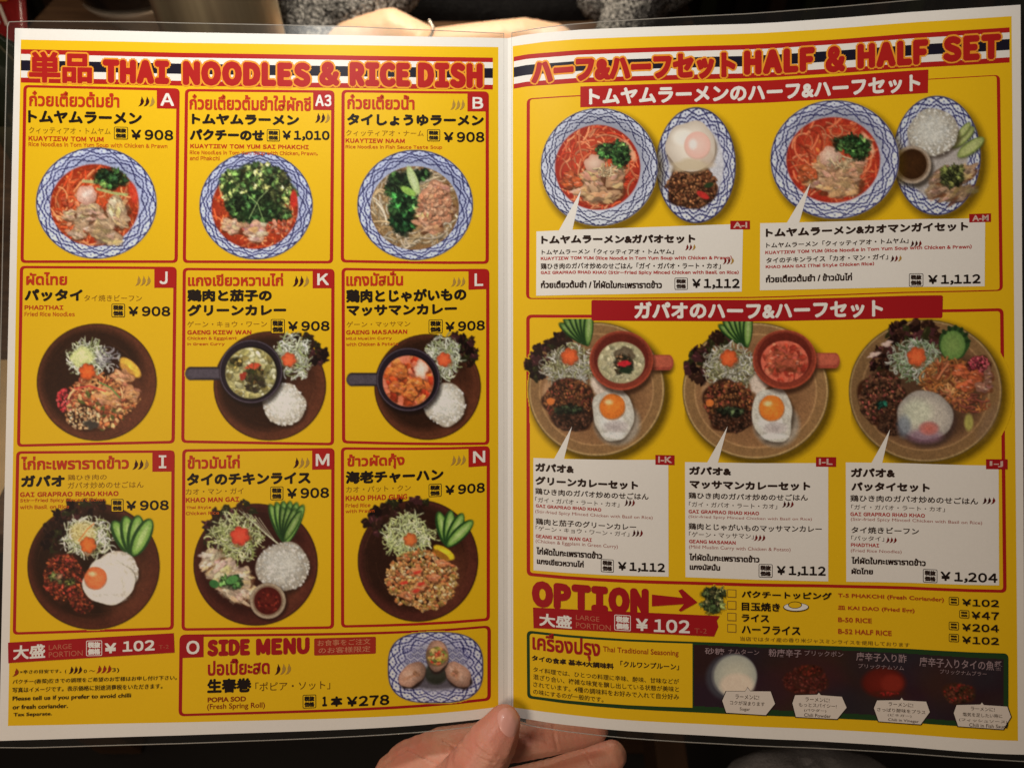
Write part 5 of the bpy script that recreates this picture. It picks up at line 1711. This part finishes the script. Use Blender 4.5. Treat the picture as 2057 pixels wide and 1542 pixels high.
def fused(name, balls, voxel, mat, parent=None, smooth=6, grooves=None, depth_push=None, noise=None):
    V, Fc = ball_cloud(balls)
    o = raw_mesh(name + '_src', V, Fc.ravel(), np.full(len(Fc), 3), None, None, None)
    m = o.modifiers.new('r', 'REMESH'); m.mode = 'VOXEL'; m.voxel_size = voxel; m.use_smooth_shade = True
    k = o.modifiers.new('s', 'SMOOTH'); k.factor = .6; k.iterations = smooth
    dg = bpy.context.evaluated_depsgraph_get()
    me = bpy.data.meshes.new_from_object(o.evaluated_get(dg))
    me.name = name
    src = o.data
    bpy.data.objects.remove(o); bpy.data.meshes.remove(src)
    n = len(me.vertices)
    co = np.empty(n * 3, np.float32); me.vertices.foreach_get('co', co); co = co.reshape(-1, 3).astype(float)
    no = np.empty(n * 3, np.float32); me.vertex_normals.foreach_get('vector', no); no = no.reshape(-1, 3)
    if grooves or noise:
        # where each vertex shows in the menu's frame, to carve the creases of the skin in the right places
        Rm = np.array([[1, 0, 0], F_[:], U_[:]])
        loc = co @ Rm.T
        loc[:, 1] += DFOLD
        px = CX + loc[:, 0] / loc[:, 1] * FPX
        py = CY - loc[:, 2] / loc[:, 1] * FPX
        fwd = (no @ Rm.T)[:, 1] < -.1
        disp = np.zeros(n)
        for (pts, w, dep) in grooves or ():
            best = np.full(n, 1e9)
            for (ax, ay), (bx, by) in zip(pts[:-1], pts[1:]):
                dx, dy = bx - ax, by - ay
                t = np.clip(((px - ax) * dx + (py - ay) * dy) / (dx * dx + dy * dy), 0, 1)
                best = np.minimum(best, np.hypot(px - ax - t * dx, py - ay - t * dy))
            disp -= 1.7 * dep * np.exp(-(best / w) ** 2) * fwd
            disp += dep * .35 * np.exp(-((best - 2.2 * w) / (w * 1.2)) ** 2) * fwd
        if noise:
            disp += noise(co)
        co = co + no * disp[:, None]
    me.vertices.foreach_set('co', co.astype(np.float32).ravel())
    me.update()
    me.materials.clear(); me.materials.append(mat)
    me.polygons.foreach_set('use_smooth', np.ones(len(me.polygons), bool))
    return link(bpy.data.objects.new(name, me), parent)


def skin_material(name, base, blotch):
    m, nt, b = new_mat(name)
    tc = nt.nodes.new('ShaderNodeTexCoord')
    n1 = nt.nodes.new('ShaderNodeTexNoise'); n1.inputs['Scale'].default_value = 70; n1.inputs['Detail'].default_value = 4
    n2 = nt.nodes.new('ShaderNodeTexNoise'); n2.inputs['Scale'].default_value = 900; n2.inputs['Detail'].default_value = 3
    vo = nt.nodes.new('ShaderNodeTexVoronoi'); vo.inputs['Scale'].default_value = 1300
    for q in (n1, n2, vo):
        nt.links.new(tc.outputs['Object'], q.inputs['Vector'])
    cr = nt.nodes.new('ShaderNodeValToRGB')
    cr.color_ramp.elements[0].position = .35; cr.color_ramp.elements[0].color = (*base, 1)
    cr.color_ramp.elements[1].position = .68; cr.color_ramp.elements[1].color = (*blotch, 1)
    nt.links.new(n1.outputs[0], cr.inputs[0])
    nt.links.new(cr.outputs[0], b.inputs['Base Color'])
    bp = nt.nodes.new('ShaderNodeBump'); bp.inputs['Strength'].default_value = .35; bp.inputs['Distance'].default_value = .00025
    ad = nt.nodes.new('ShaderNodeMath'); ad.operation = 'ADD'
    nt.links.new(n2.outputs[0], ad.inputs[0]); nt.links.new(vo.outputs['Distance'], ad.inputs[1])
    nt.links.new(ad.outputs[0], bp.inputs['Height'])
    nt.links.new(bp.outputs[0], b.inputs['Normal'])
    b.inputs['Roughness'].default_value = .48
    b.inputs['Subsurface Weight'].default_value = .25
    b.inputs['Subsurface Radius'].default_value = (.004, .0015, .0008)
    b.inputs['Subsurface Scale'].default_value = .8
    return m


SKIN = skin_material('reader_skin', (.70, .345, .24), (.72, .27, .20))
SKIN2 = skin_material('guest_skin', (.80, .54, .36), (.80, .49, .32))


def cloth_material(name, c1, c2, scale, strength=.6, dist=.001):
    m, nt, b = new_mat(name)
    tc = nt.nodes.new('ShaderNodeTexCoord')
    n1 = nt.nodes.new('ShaderNodeTexNoise'); n1.inputs['Scale'].default_value = scale; n1.inputs['Detail'].default_value = 5; n1.inputs['Roughness'].default_value = .7
    vo = nt.nodes.new('ShaderNodeTexVoronoi'); vo.inputs['Scale'].default_value = scale * 1.2
    nt.links.new(tc.outputs['Object'], n1.inputs['Vector']); nt.links.new(tc.outputs['Object'], vo.inputs['Vector'])
    cr = nt.nodes.new('ShaderNodeValToRGB')
    cr.color_ramp.elements[0].position = .42; cr.color_ramp.elements[0].color = (*c1, 1)
    cr.color_ramp.elements[1].position = .60; cr.color_ramp.elements[1].color = (*c2, 1)
    nt.links.new(n1.outputs[0], cr.inputs[0]); nt.links.new(cr.outputs[0], b.inputs['Base Color'])
    bp = nt.nodes.new('ShaderNodeBump'); bp.inputs['Strength'].default_value = strength; bp.inputs['Distance'].default_value = dist
    nt.links.new(vo.outputs['Distance'], bp.inputs['Height']); nt.links.new(bp.outputs[0], b.inputs['Normal'])
    b.inputs['Roughness'].default_value = .95
    b.inputs['Specular IOR Level'].default_value = .1
    return m


KNIT = cloth_material('marled_knit', (.010, .010, .011), (.40, .39, .38), 260, 1.0, .003)
BLACK_CLOTH = cloth_material('black_cloth', (.007, .007, .008), (.012, .012, .013), 300)
GREY_CLOTH = cloth_material('grey_cloth', (.30, .30, .32), (.38, .38, .40), 500)


def thing(name, label, cat, loc=(0, 0, 0), group=None):
    o = bpy.data.objects.new(name, None)
    COL.objects.link(o)
    o['label'] = label; o['category'] = cat
    if group:
        o['group'] = group
    o.location = loc
    return o


# ---- the reader: one hand pinching the fold, and a knee in grey trousers
reader = thing('person', 'person holding the menu fold between thumb and fingers, grey trousers on the knee', 'person')
DF = DFOLD
hand = []
hand += chain([(1012, 1449, DF - .0100, 35), (1002, 1470, DF - .0108, 43), (986, 1494, DF - .0118, 52), (962, 1532, DF - .0120, 58), (920, 1582, DF - .008, 60), (850, 1650, DF + .004, 70), (770, 1740, DF + .014, 92)])       # thumb
hand += chain([(1196, 1464, DF + .0105, 27), (1165, 1470, DF + .0108, 32), (1100, 1479, DF + .0115, 38), (1040, 1486, DF + .012, 42), (960, 1494, DF + .0125, 43), (890, 1512, DF + .013, 52), (830, 1548, DF + .014, 64), (780, 1640, DF + .018, 84)])      # index
hand += chain([(1229, 1517, DF + .0165, 31), (1190, 1531, DF + .0172, 35), (1120, 1560, DF + .018, 39), (1030, 1586, DF + .019, 43), (930, 1620, DF + .02, 48), (830, 1690, DF + .024, 80)])   # middle
hand += chain([(1215, 1588, DF + .022, 29), (1170, 1602, DF + .024, 33), (1090, 1630, DF + .026, 37), (980, 1660, DF + .028, 41), (860, 1730, DF + .03, 78)])    # ring
hand += chain([(1160, 1660, DF + .028, 25), (1100, 1676, DF + .03, 29), (1010, 1710, DF + .032, 34), (880, 1780, DF + .034, 72)])    # little
hand += chain([(830, 1600, DF + .012, 62), (800, 1700, DF + .018, 92), (760, 1800, DF + .026, 104), (700, 1960, DF + .03, 96), (640, 2150, DF + .03, 92)])   # palm, wrist
hand += chain([(800, 1560, DF + .012, 52), (870, 1545, DF + .006, 42), (930, 1560, DF + .002, 46)])   # web between thumb and index
g = [([(816, 1504), (850, 1520), (884, 1537), (905, 1552)], 2.2, .00050),
     ([(891, 1487), (905, 1496), (918, 1503)], 2.2, .00045),
     ([(926, 1497), (948, 1513), (968, 1524), (992, 1531)], 1.8, .00042), ([(952, 1494), (968, 1508), (984, 1518)], 1.6, .00030), ([(962, 1487), (980, 1503), (1000, 1520)], 1.8, .00038),
     ([(935, 1507), (955, 1524), (975, 1534)], 1.5, .00022), ([(1112, 1455), (1114, 1480), (1120, 1505)], 2.2, .00035), ([(1176, 1510), (1186, 1535)], 1.8, .0002),
     ([(760, 1545), (790, 1520), (812, 1507)], 3, .0003), ([(1080, 1545), (1140, 1530), (1200, 1512)], 2.5, .0001)]
hd = fused('hand', hand, .0007, SKIN, reader, smooth=5, grooves=g)
# thumb nail: a curved plate let into the tip, turned to the right
NAIL, nt_, nb_ = new_mat('thumb_nail')
nb_.inputs['Base Color'].default_value = (.80, .40, .34, 1)
nb_.inputs['Roughness'].default_value = .36
nb_.inputs['Coat Weight'].default_value = .15
from mathutils.bvhtree import BVHTree
bv = BVHTree.FromPolygons([v.co[:] for v in hd.data.vertices], [p.vertices[:] for p in hd.data.polygons])
eye = place(0, 0, 0)
vs, fs = [], []
NR, NS = 9, 28
for i in range(NR + 1):
    for j in range(NS):
        t = 2 * math.pi * j / NS
        r = i / NR
        ca, sa = math.cos(t), math.sin(t)
        u = np.sign(ca) * abs(ca) ** .8 * 22 * r
        v = np.sign(sa) * abs(sa) ** .85 * (36 if sa > 0 else 28) * r
        if sa > 0:
            u *= 1 - .28 * (sa ** 2)
        a = -.20
        x = 1021 + u * math.cos(a) - v * math.sin(a)
        y = 1446 + u * math.sin(a) + v * math.cos(a)
        x = min(x, 1044.5)
        d = (look(x, y, .3) - eye).normalized()
        hit = bv.ray_cast(eye, d)
        p = hit[0] if hit[0] else look(x, y, DF - .012)
        lift = .00055 * (1 - r ** 6) - .00012
        vs.append(p - d * lift)
for i in range(NR):
    for j in range(NS):
        fs.append((i * NS + j, (i + 1) * NS + j, (i + 1) * NS + (j + 1) % NS, i * NS + (j + 1) % NS))
nl = raw_mesh('thumb_nail', np.array([v[:] for v in vs]), np.array(fs).ravel(), np.full(len(fs), 4), None, None, NAIL, reader, smooth=True)
knee = chain([(1560, 1640, .56, 128), (1640, 1618, .58, 118), (1720, 1640, .60, 122), (1760, 1800, .60, 150), (1600, 2000, .62, 190)])
fused('trouser_leg', knee, .004, GREY_CLOTH, reader, smooth=8, grooves=[([(1480, 1542), (1510, 1500), (1530, 1470)], 6, .003), ([(1600, 1560), (1640, 1500)], 8, .002)])

# ---- the guest across the table: folded arms in a marled grey knit, black shirt
guest = thing('person', 'person across the table with folded bare forearms, marled grey knit sleeves and black shirt', 'person')
ga = chain([(650, 130, .80, 46), (715, 100, .80, 58), (785, 76, .80, 56), (850, 104, .80, 52), (930, 150, .80, 44), (990, 190, .79, 36)])
ga += chain([(1180, 150, .79, 50), (1110, 104, .79, 54), (1050, 93, .79, 54), (960, 100, .79, 52), (880, 104, .79, 46), (820, 130, .79, 36)])
for k in range(4):
    ga += chain([(985, 190 + k * 22, .785, 20), (1050, 200 + k * 24, .775, 17), (1100, 215 + k * 24, .77, 14)])
    ga += chain([(830, 140 + k * 24, .785, 20), (770, 165 + k * 24, .775, 17), (730, 180 + k * 24, .77, 14)])
ga += chain([(960, 160, .785, 22), (990, 150, .77, 16)])
ga += chain([(850, 120, .785, 22), (830, 108, .765, 15)])
fused('forearms', ga, .003, SKIN2, guest, smooth=5)


def lumpy(amount, f):
    def fn(co):
        return amount * (np.sin(co[:, 0] * f + 3 * np.sin(co[:, 1] * f * .7)) * np.sin(co[:, 2] * f * 1.1 + co[:, 1] * f * .5))
    return fn


fused('sleeve', chain([(560, -150, .86, 120), (640, -40, .83, 92), (690, 30, .815, 80), (742, 8, .82, 62), (800, -30, .84, 52)]) + chain([(640, -40, .83, 90), (636, 120, .80, 58)]), .003, KNIT, guest, noise=lumpy(.002, 900))
fused('sleeve', chain([(1420, -170, .90, 120), (1330, -70, .88, 92), (1270, -18, .87, 72), (1215, -14, .86, 58)]) + chain([(1300, -40, .87, 60), (1240, 80, .82, 50)]), .003, KNIT, guest, noise=lumpy(.002, 900))
fused('shirt', chain([(870, -60, 1.0, 150), (1030, -110, 1.02, 190), (1190, -60, 1.0, 150)]) + chain([(880, -40, .98, 120), (1020, -10, .98, 90), (1150, -40, .98, 120)]) + chain([(1030, -110, 1.05, 210), (1030, -400, 1.1, 230)]), .006, BLACK_CLOTH, guest)
# a thin beaded bracelet at the wrist
BEAD, _, bb = new_mat('silver_bead')
bb.inputs['Metallic'].default_value = .9; bb.inputs['Base Color'].default_value = (.7, .66, .6, 1); bb.inputs['Roughness'].default_value = .3
beads = []
for t in np.linspace(-1.2, 1.2, 26):
    beads.append((look(866 + 4 * math.cos(t * 2), 60 + 14 * t, .752 - .004 * math.cos(t)), .0017))
V, Fc = ball_cloud(beads)
raw_mesh('bracelet', V, Fc.ravel(), np.full(len(Fc), 3), None, None, BEAD, guest, smooth=True)

# ------------------------------------------------------------------ the table and what stands on it
TZ = -DFOLD * math.sin(PITCH) * 0 + (place(0, 0, 0).z - .43)     # height of the table top
E_Y = place(0, 0, 0).y


def wood_material(name, c1, c2, scale=14, rough=.45):
    m, nt, b = new_mat(name)
    tc = nt.nodes.new('ShaderNodeTexCoord')
    mp = nt.nodes.new('ShaderNodeMapping'); mp.inputs['Scale'].default_value = (1, 8, 8)
    nz = nt.nodes.new('ShaderNodeTexNoise'); nz.inputs['Scale'].default_value = scale; nz.inputs['Detail'].default_value = 6; nz.inputs['Distortion'].default_value = .8
    nt.links.new(tc.outputs['Object'], mp.inputs[0]); nt.links.new(mp.outputs[0], nz.inputs['Vector'])
    cr = nt.nodes.new('ShaderNodeValToRGB')
    cr.color_ramp.elements[0].position = .35; cr.color_ramp.elements[0].color = (*c1, 1)
    cr.color_ramp.elements[1].position = .7; cr.color_ramp.elements[1].color = (*c2, 1)
    nt.links.new(nz.outputs[0], cr.inputs[0]); nt.links.new(cr.outputs[0], b.inputs['Base Color'])
    b.inputs['Roughness'].default_value = rough
    return m


def plain(name, c, rough=.5, metal=0.0, coat=0.0):
    m, nt, b = new_mat(name)
    tc = nt.nodes.new('ShaderNodeTexCoord')
    nz = nt.nodes.new('ShaderNodeTexNoise'); nz.inputs['Scale'].default_value = 60; nz.inputs['Detail'].default_value = 5
    nt.links.new(tc.outputs['Object'], nz.inputs['Vector'])
    mx = nt.nodes.new('ShaderNodeMix'); mx.data_type = 'RGBA'
    mx.inputs['A'].default_value = (*[q * .8 for q in c], 1); mx.inputs['B'].default_value = (*[min(1, q * 1.15) for q in c], 1)
    nt.links.new(nz.outputs[0], mx.inputs['Factor']); nt.links.new(mx.outputs['Result'], b.inputs['Base Color'])
    b.inputs['Roughness'].default_value = rough; b.inputs['Metallic'].default_value = metal; b.inputs['Coat Weight'].default_value = coat
    return m


def box(name, x0, x1, y0, y1, z0, z1, mat, parent=None, bevel=.0):
    import bmesh
    bm = bmesh.new()
    bmesh.ops.create_cube(bm, size=1)
    for v in bm.verts:
        v.co = Vector(((x0 + x1) / 2 + v.co.x * (x1 - x0), (y0 + y1) / 2 + v.co.y * (y1 - y0), (z0 + z1) / 2 + v.co.z * (z1 - z0)))
    if bevel:
        bmesh.ops.bevel(bm, geom=bm.edges[:], offset=bevel, segments=3, affect='EDGES', profile=.6)
    me = bpy.data.meshes.new(name); bm.to_mesh(me); bm.free()
    me.materials.append(mat)
    return link(bpy.data.objects.new(name, me), parent)


def lathe(name, prof, centre, mat, parent=None, seg=64):
    V, Fc = [], []
    for r, z in prof:
        for k in range(seg):
            a = 2 * math.pi * k / seg
            V.append((centre[0] + r * math.cos(a), centre[1] + r * math.sin(a), centre[2] + z))
    for i in range(len(prof) - 1):
        for k in range(seg):
            Fc.append((i * seg + k, i * seg + (k + 1) % seg, (i + 1) * seg + (k + 1) % seg, (i + 1) * seg + k))
    return raw_mesh(name, np.array(V), np.array(Fc).ravel(), np.full(len(Fc), 4), None, None, mat, parent, smooth=True)


def on_table(px, d):
    """point of the table top in column px, d metres along the view axis"""
    eye = place(0, 0, 0)
    # vertical world offset of a point (X, Y, Z) of the frame is -Y sin + Z cos
    Z = (-.43 + d * math.sin(PITCH)) / math.cos(PITCH)
    return eye + R_ * ((px - CX) / FPX * d) + F_ * d + U_ * Z


TABLE = wood_material('table_wood', (.075, .038, .020), (.15, .080, .040))
table = thing('table', 'brown wooden restaurant table behind and under the menu', 'table', (0, E_Y + .6, TZ))
EY = place(0, 0, 0).y
box('table_top', -.62, .235, EY + .235 - (E_Y + .6), EY + 1.05 - (E_Y + .6), -.032, 0, TABLE, table, .006)
for sx in (-.55, .18):
    for sy in (EY + .30 - (E_Y + .6), EY + .98 - (E_Y + .6)):
        box('leg', sx - .03, sx + .03, sy - .03, sy + .03, -.70, -.033, TABLE, table, .004)
FLOORM = plain('floor_tile', (.014, .012, .011), .6)
fl = box('floor', -3, 3, EY - 1.5, EY + 4, TZ - .74, TZ - .705, FLOORM)
fl['kind'] = 'structure'
WALLM = plain('wall_paint', (.020, .017, .012), .8)
wl = box('wall', -3, 3, EY + 2.6, EY + 2.7, TZ - .703, TZ + 2.2, WALLM)
wl['kind'] = 'structure'
SL = [plain('slat_brown', (.055, .028, .014), .5), plain('slat_green', (.030, .040, .014), .5), plain('slat_dark', (.018, .012, .010), .5)]
for i in range(34):
    x = -1.9 + i * .115
    sl = box('slat', x, x + .05, EY + 2.545, EY + 2.597, TZ - .70, TZ + 2.1, SL[(i * 7) % 3], wl)

# metal canister
STEEL, snt, sb = new_mat('worn_brass')
stc = snt.nodes.new('ShaderNodeTexCoord'); smp = snt.nodes.new('ShaderNodeMapping'); smp.inputs['Scale'].default_value = (60, 60, 2)
snz = snt.nodes.new('ShaderNodeTexNoise'); snz.inputs['Scale'].default_value = 1.2; snz.inputs['Detail'].default_value = 5
snt.links.new(stc.outputs['Object'], smp.inputs[0]); snt.links.new(smp.outputs[0], snz.inputs['Vector'])
scr = snt.nodes.new('ShaderNodeValToRGB')
scr.color_ramp.elements[0].position = .3; scr.color_ramp.elements[0].color = (.26, .20, .13, 1)
scr.color_ramp.elements[1].position = .7; scr.color_ramp.elements[1].color = (.52, .44, .28, 1)
snt.links.new(snz.outputs[0], scr.inputs[0]); snt.links.new(scr.outputs[0], sb.inputs['Base Color'])
sb.inputs['Metallic'].default_value = .75; sb.inputs['Roughness'].default_value = .38
c = on_table(533, .74)
can = thing('canister', 'tall round brass-coloured metal canister behind the top of the left page', 'canister', c)
R0 = .0497
lathe('body', [(0, .001), (R0 - .003, .001), (R0, .004), (R0, .24), (R0 - .002, .243), (R0 - .004, .24), (R0 - .004, .01), (0, .01)], (0, 0, 0), STEEL, can)
lathe('band', [(R0 + .0005, .040), (R0 + .002, .042), (R0 + .002, .048), (R0 + .0005, .050)], (0, 0, 0), STEEL, can)
# black bowl with a pale rim
c = look(246, 42, .75)
c = Vector((c.x, c.y + .052, place(0, 0, 0).z - .43))
bowl = thing('bowl', 'black bowl with a pale lower rim left of the metal canister', 'bowl', c)
BK = plain('black_lacquer', (.006, .006, .007), .16, coat=.5)
lathe('body', [(0, .0985), (.050, .0985), (.056, .104), (.060, .15), (.062, .22), (.059, .22), (.055, .15), (0, .12)], (0, 0, 0), BK, bowl)
lathe('foot', [(0, .0), (.046, .0), (.046, .008), (.030, .02), (.030, .070), (.050, .092), (.0545, .0975), (.053, .0980), (0, .0980)], (0, 0, 0), plain('pale_rim', (.40, .32, .24), .35), bowl)
# dark sauce bottle between the packet and the bowl
c = on_table(150, .70)
bt = thing('bottle', 'dark green glass sauce bottle between the red packet and the black bowl', 'bottle', c)
lathe('body', [(0, 0), (.024, 0), (.026, .004), (.026, .13), (.022, .15), (.011, .165), (.010, .20), (.012, .202), (.012, .21), (0, .212)], (0, 0, 0), plain('dark_glass', (.010, .016, .008), .12, coat=.6), bt)
lathe('sleeve', [(.0262, .04), (.0266, .041), (.0266, .10), (.0262, .101)], (0, 0, 0), plain('dull_sleeve', (.05, .045, .02), .6), bt)
# red seasoning packet with slanted white strokes
c = look(-8, 50, .70)
pk = thing('packet', 'red and orange seasoning packet with white slanted lettering at the top left corner', 'packet', c)
pk.rotation_euler = (math.radians(90) - PITCH, 0, 0)
PR = plain('packet_red', (.30, .012, .012), .35, coat=.3)
import bmesh
bm = bmesh.new()
for i in range(9):
    for j in range(13):
        u, v = i / 8 - .5, j / 12 - .5
        bm.verts.new((u * .062 + .012 * (v + .1) * -.9, v * .14, .008 * math.cos(u * 3) * math.cos(v * 2.6)))
bm.verts.ensure_lookup_table()
for i in range(8):
    for j in range(12):
        a = i * 13 + j
        bm.faces.new((bm.verts[a], bm.verts[a + 13], bm.verts[a + 14], bm.verts[a + 1]))
r = bmesh.ops.solidify(bm, geom=bm.faces[:], thickness=.004)
me = bpy.data.meshes.new('pouch'); bm.to_mesh(me); bm.free(); me.materials.append(PR)
me.polygons.foreach_set('use_smooth', np.ones(len(me.polygons), bool))
link(bpy.data.objects.new('pouch', me), pk)
def flat(name, pts, z, mat, parent):
    me = bpy.data.meshes.new(name)
    me.from_pydata([(x, y, z) for x, y in pts], [], [tuple(range(len(pts)))])
    me.materials.append(mat)
    return link(bpy.data.objects.new(name, me), parent)
PW, PO = plain('packet_white', (.62, .52, .44), .4), plain('packet_orange', (.62, .20, .02), .4)
for i, (x, y, w, h, m) in enumerate(((.004, .018, .006, .016, PW), (-.002, .006, .003, .02, PW), (.006, .006, .003, .02, PW), (.014, .004, .003, .02, PW), (.012, .022, .008, .01, PO), (.002, -.022, .016, .012, PO), (-.004, -.038, .012, .012, PO), (-.010, .024, .007, .012, PW))):
    flat('packet_print', [(x - w / 2 - h * .2, y + h / 2), (x - w / 2 + h * .2, y - h / 2), (x + w / 2 + h * .2, y - h / 2), (x + w / 2 - h * .2, y + h / 2)], .0105 + i * .0001, m, pk)
# left edge: grey cup and a cream paper mat
c = on_table(-62, .68)
cup = thing('cup', 'grey glazed cup peeking out left of the menu', 'cup', c)
lathe('body', [(0, 0), (.022, 0), (.026, .006), (.029, .05), (.030, .095), (.0285, .096), (.0265, .05), (.022, .012), (0, .01)], (0, 0, 0), plain('grey_glaze', (.12, .11, .10), .25, coat=.4), cup)
c = Vector((-.41, EY + .312, TZ))
mat_ = thing('paper_mat', 'cream paper mat on the table left of the menu', 'mat', c)
box('sheet', -.065, .066, -.072, .072, .0006, .0014, plain('cream_paper', (.62, .42, .20), .7), mat_)
# brown chair edge below the menu
ch = thing('stool', 'dark brown wooden stool edge below the fingertips', 'stool', look(1340, 1620, .78))
box('seat', -.016, .016, -.10, .10, -.02, .06, plain('stool_wood', (.09, .045, .022), .5), ch, .003)
box('leg', -.010, .010, -.02, .02, -.35, -.021, plain('stool_leg', (.07, .035, .02), .5), ch, .003)

bpy.data.objects.remove(_to)
bpy.data.curves.remove(_tc)
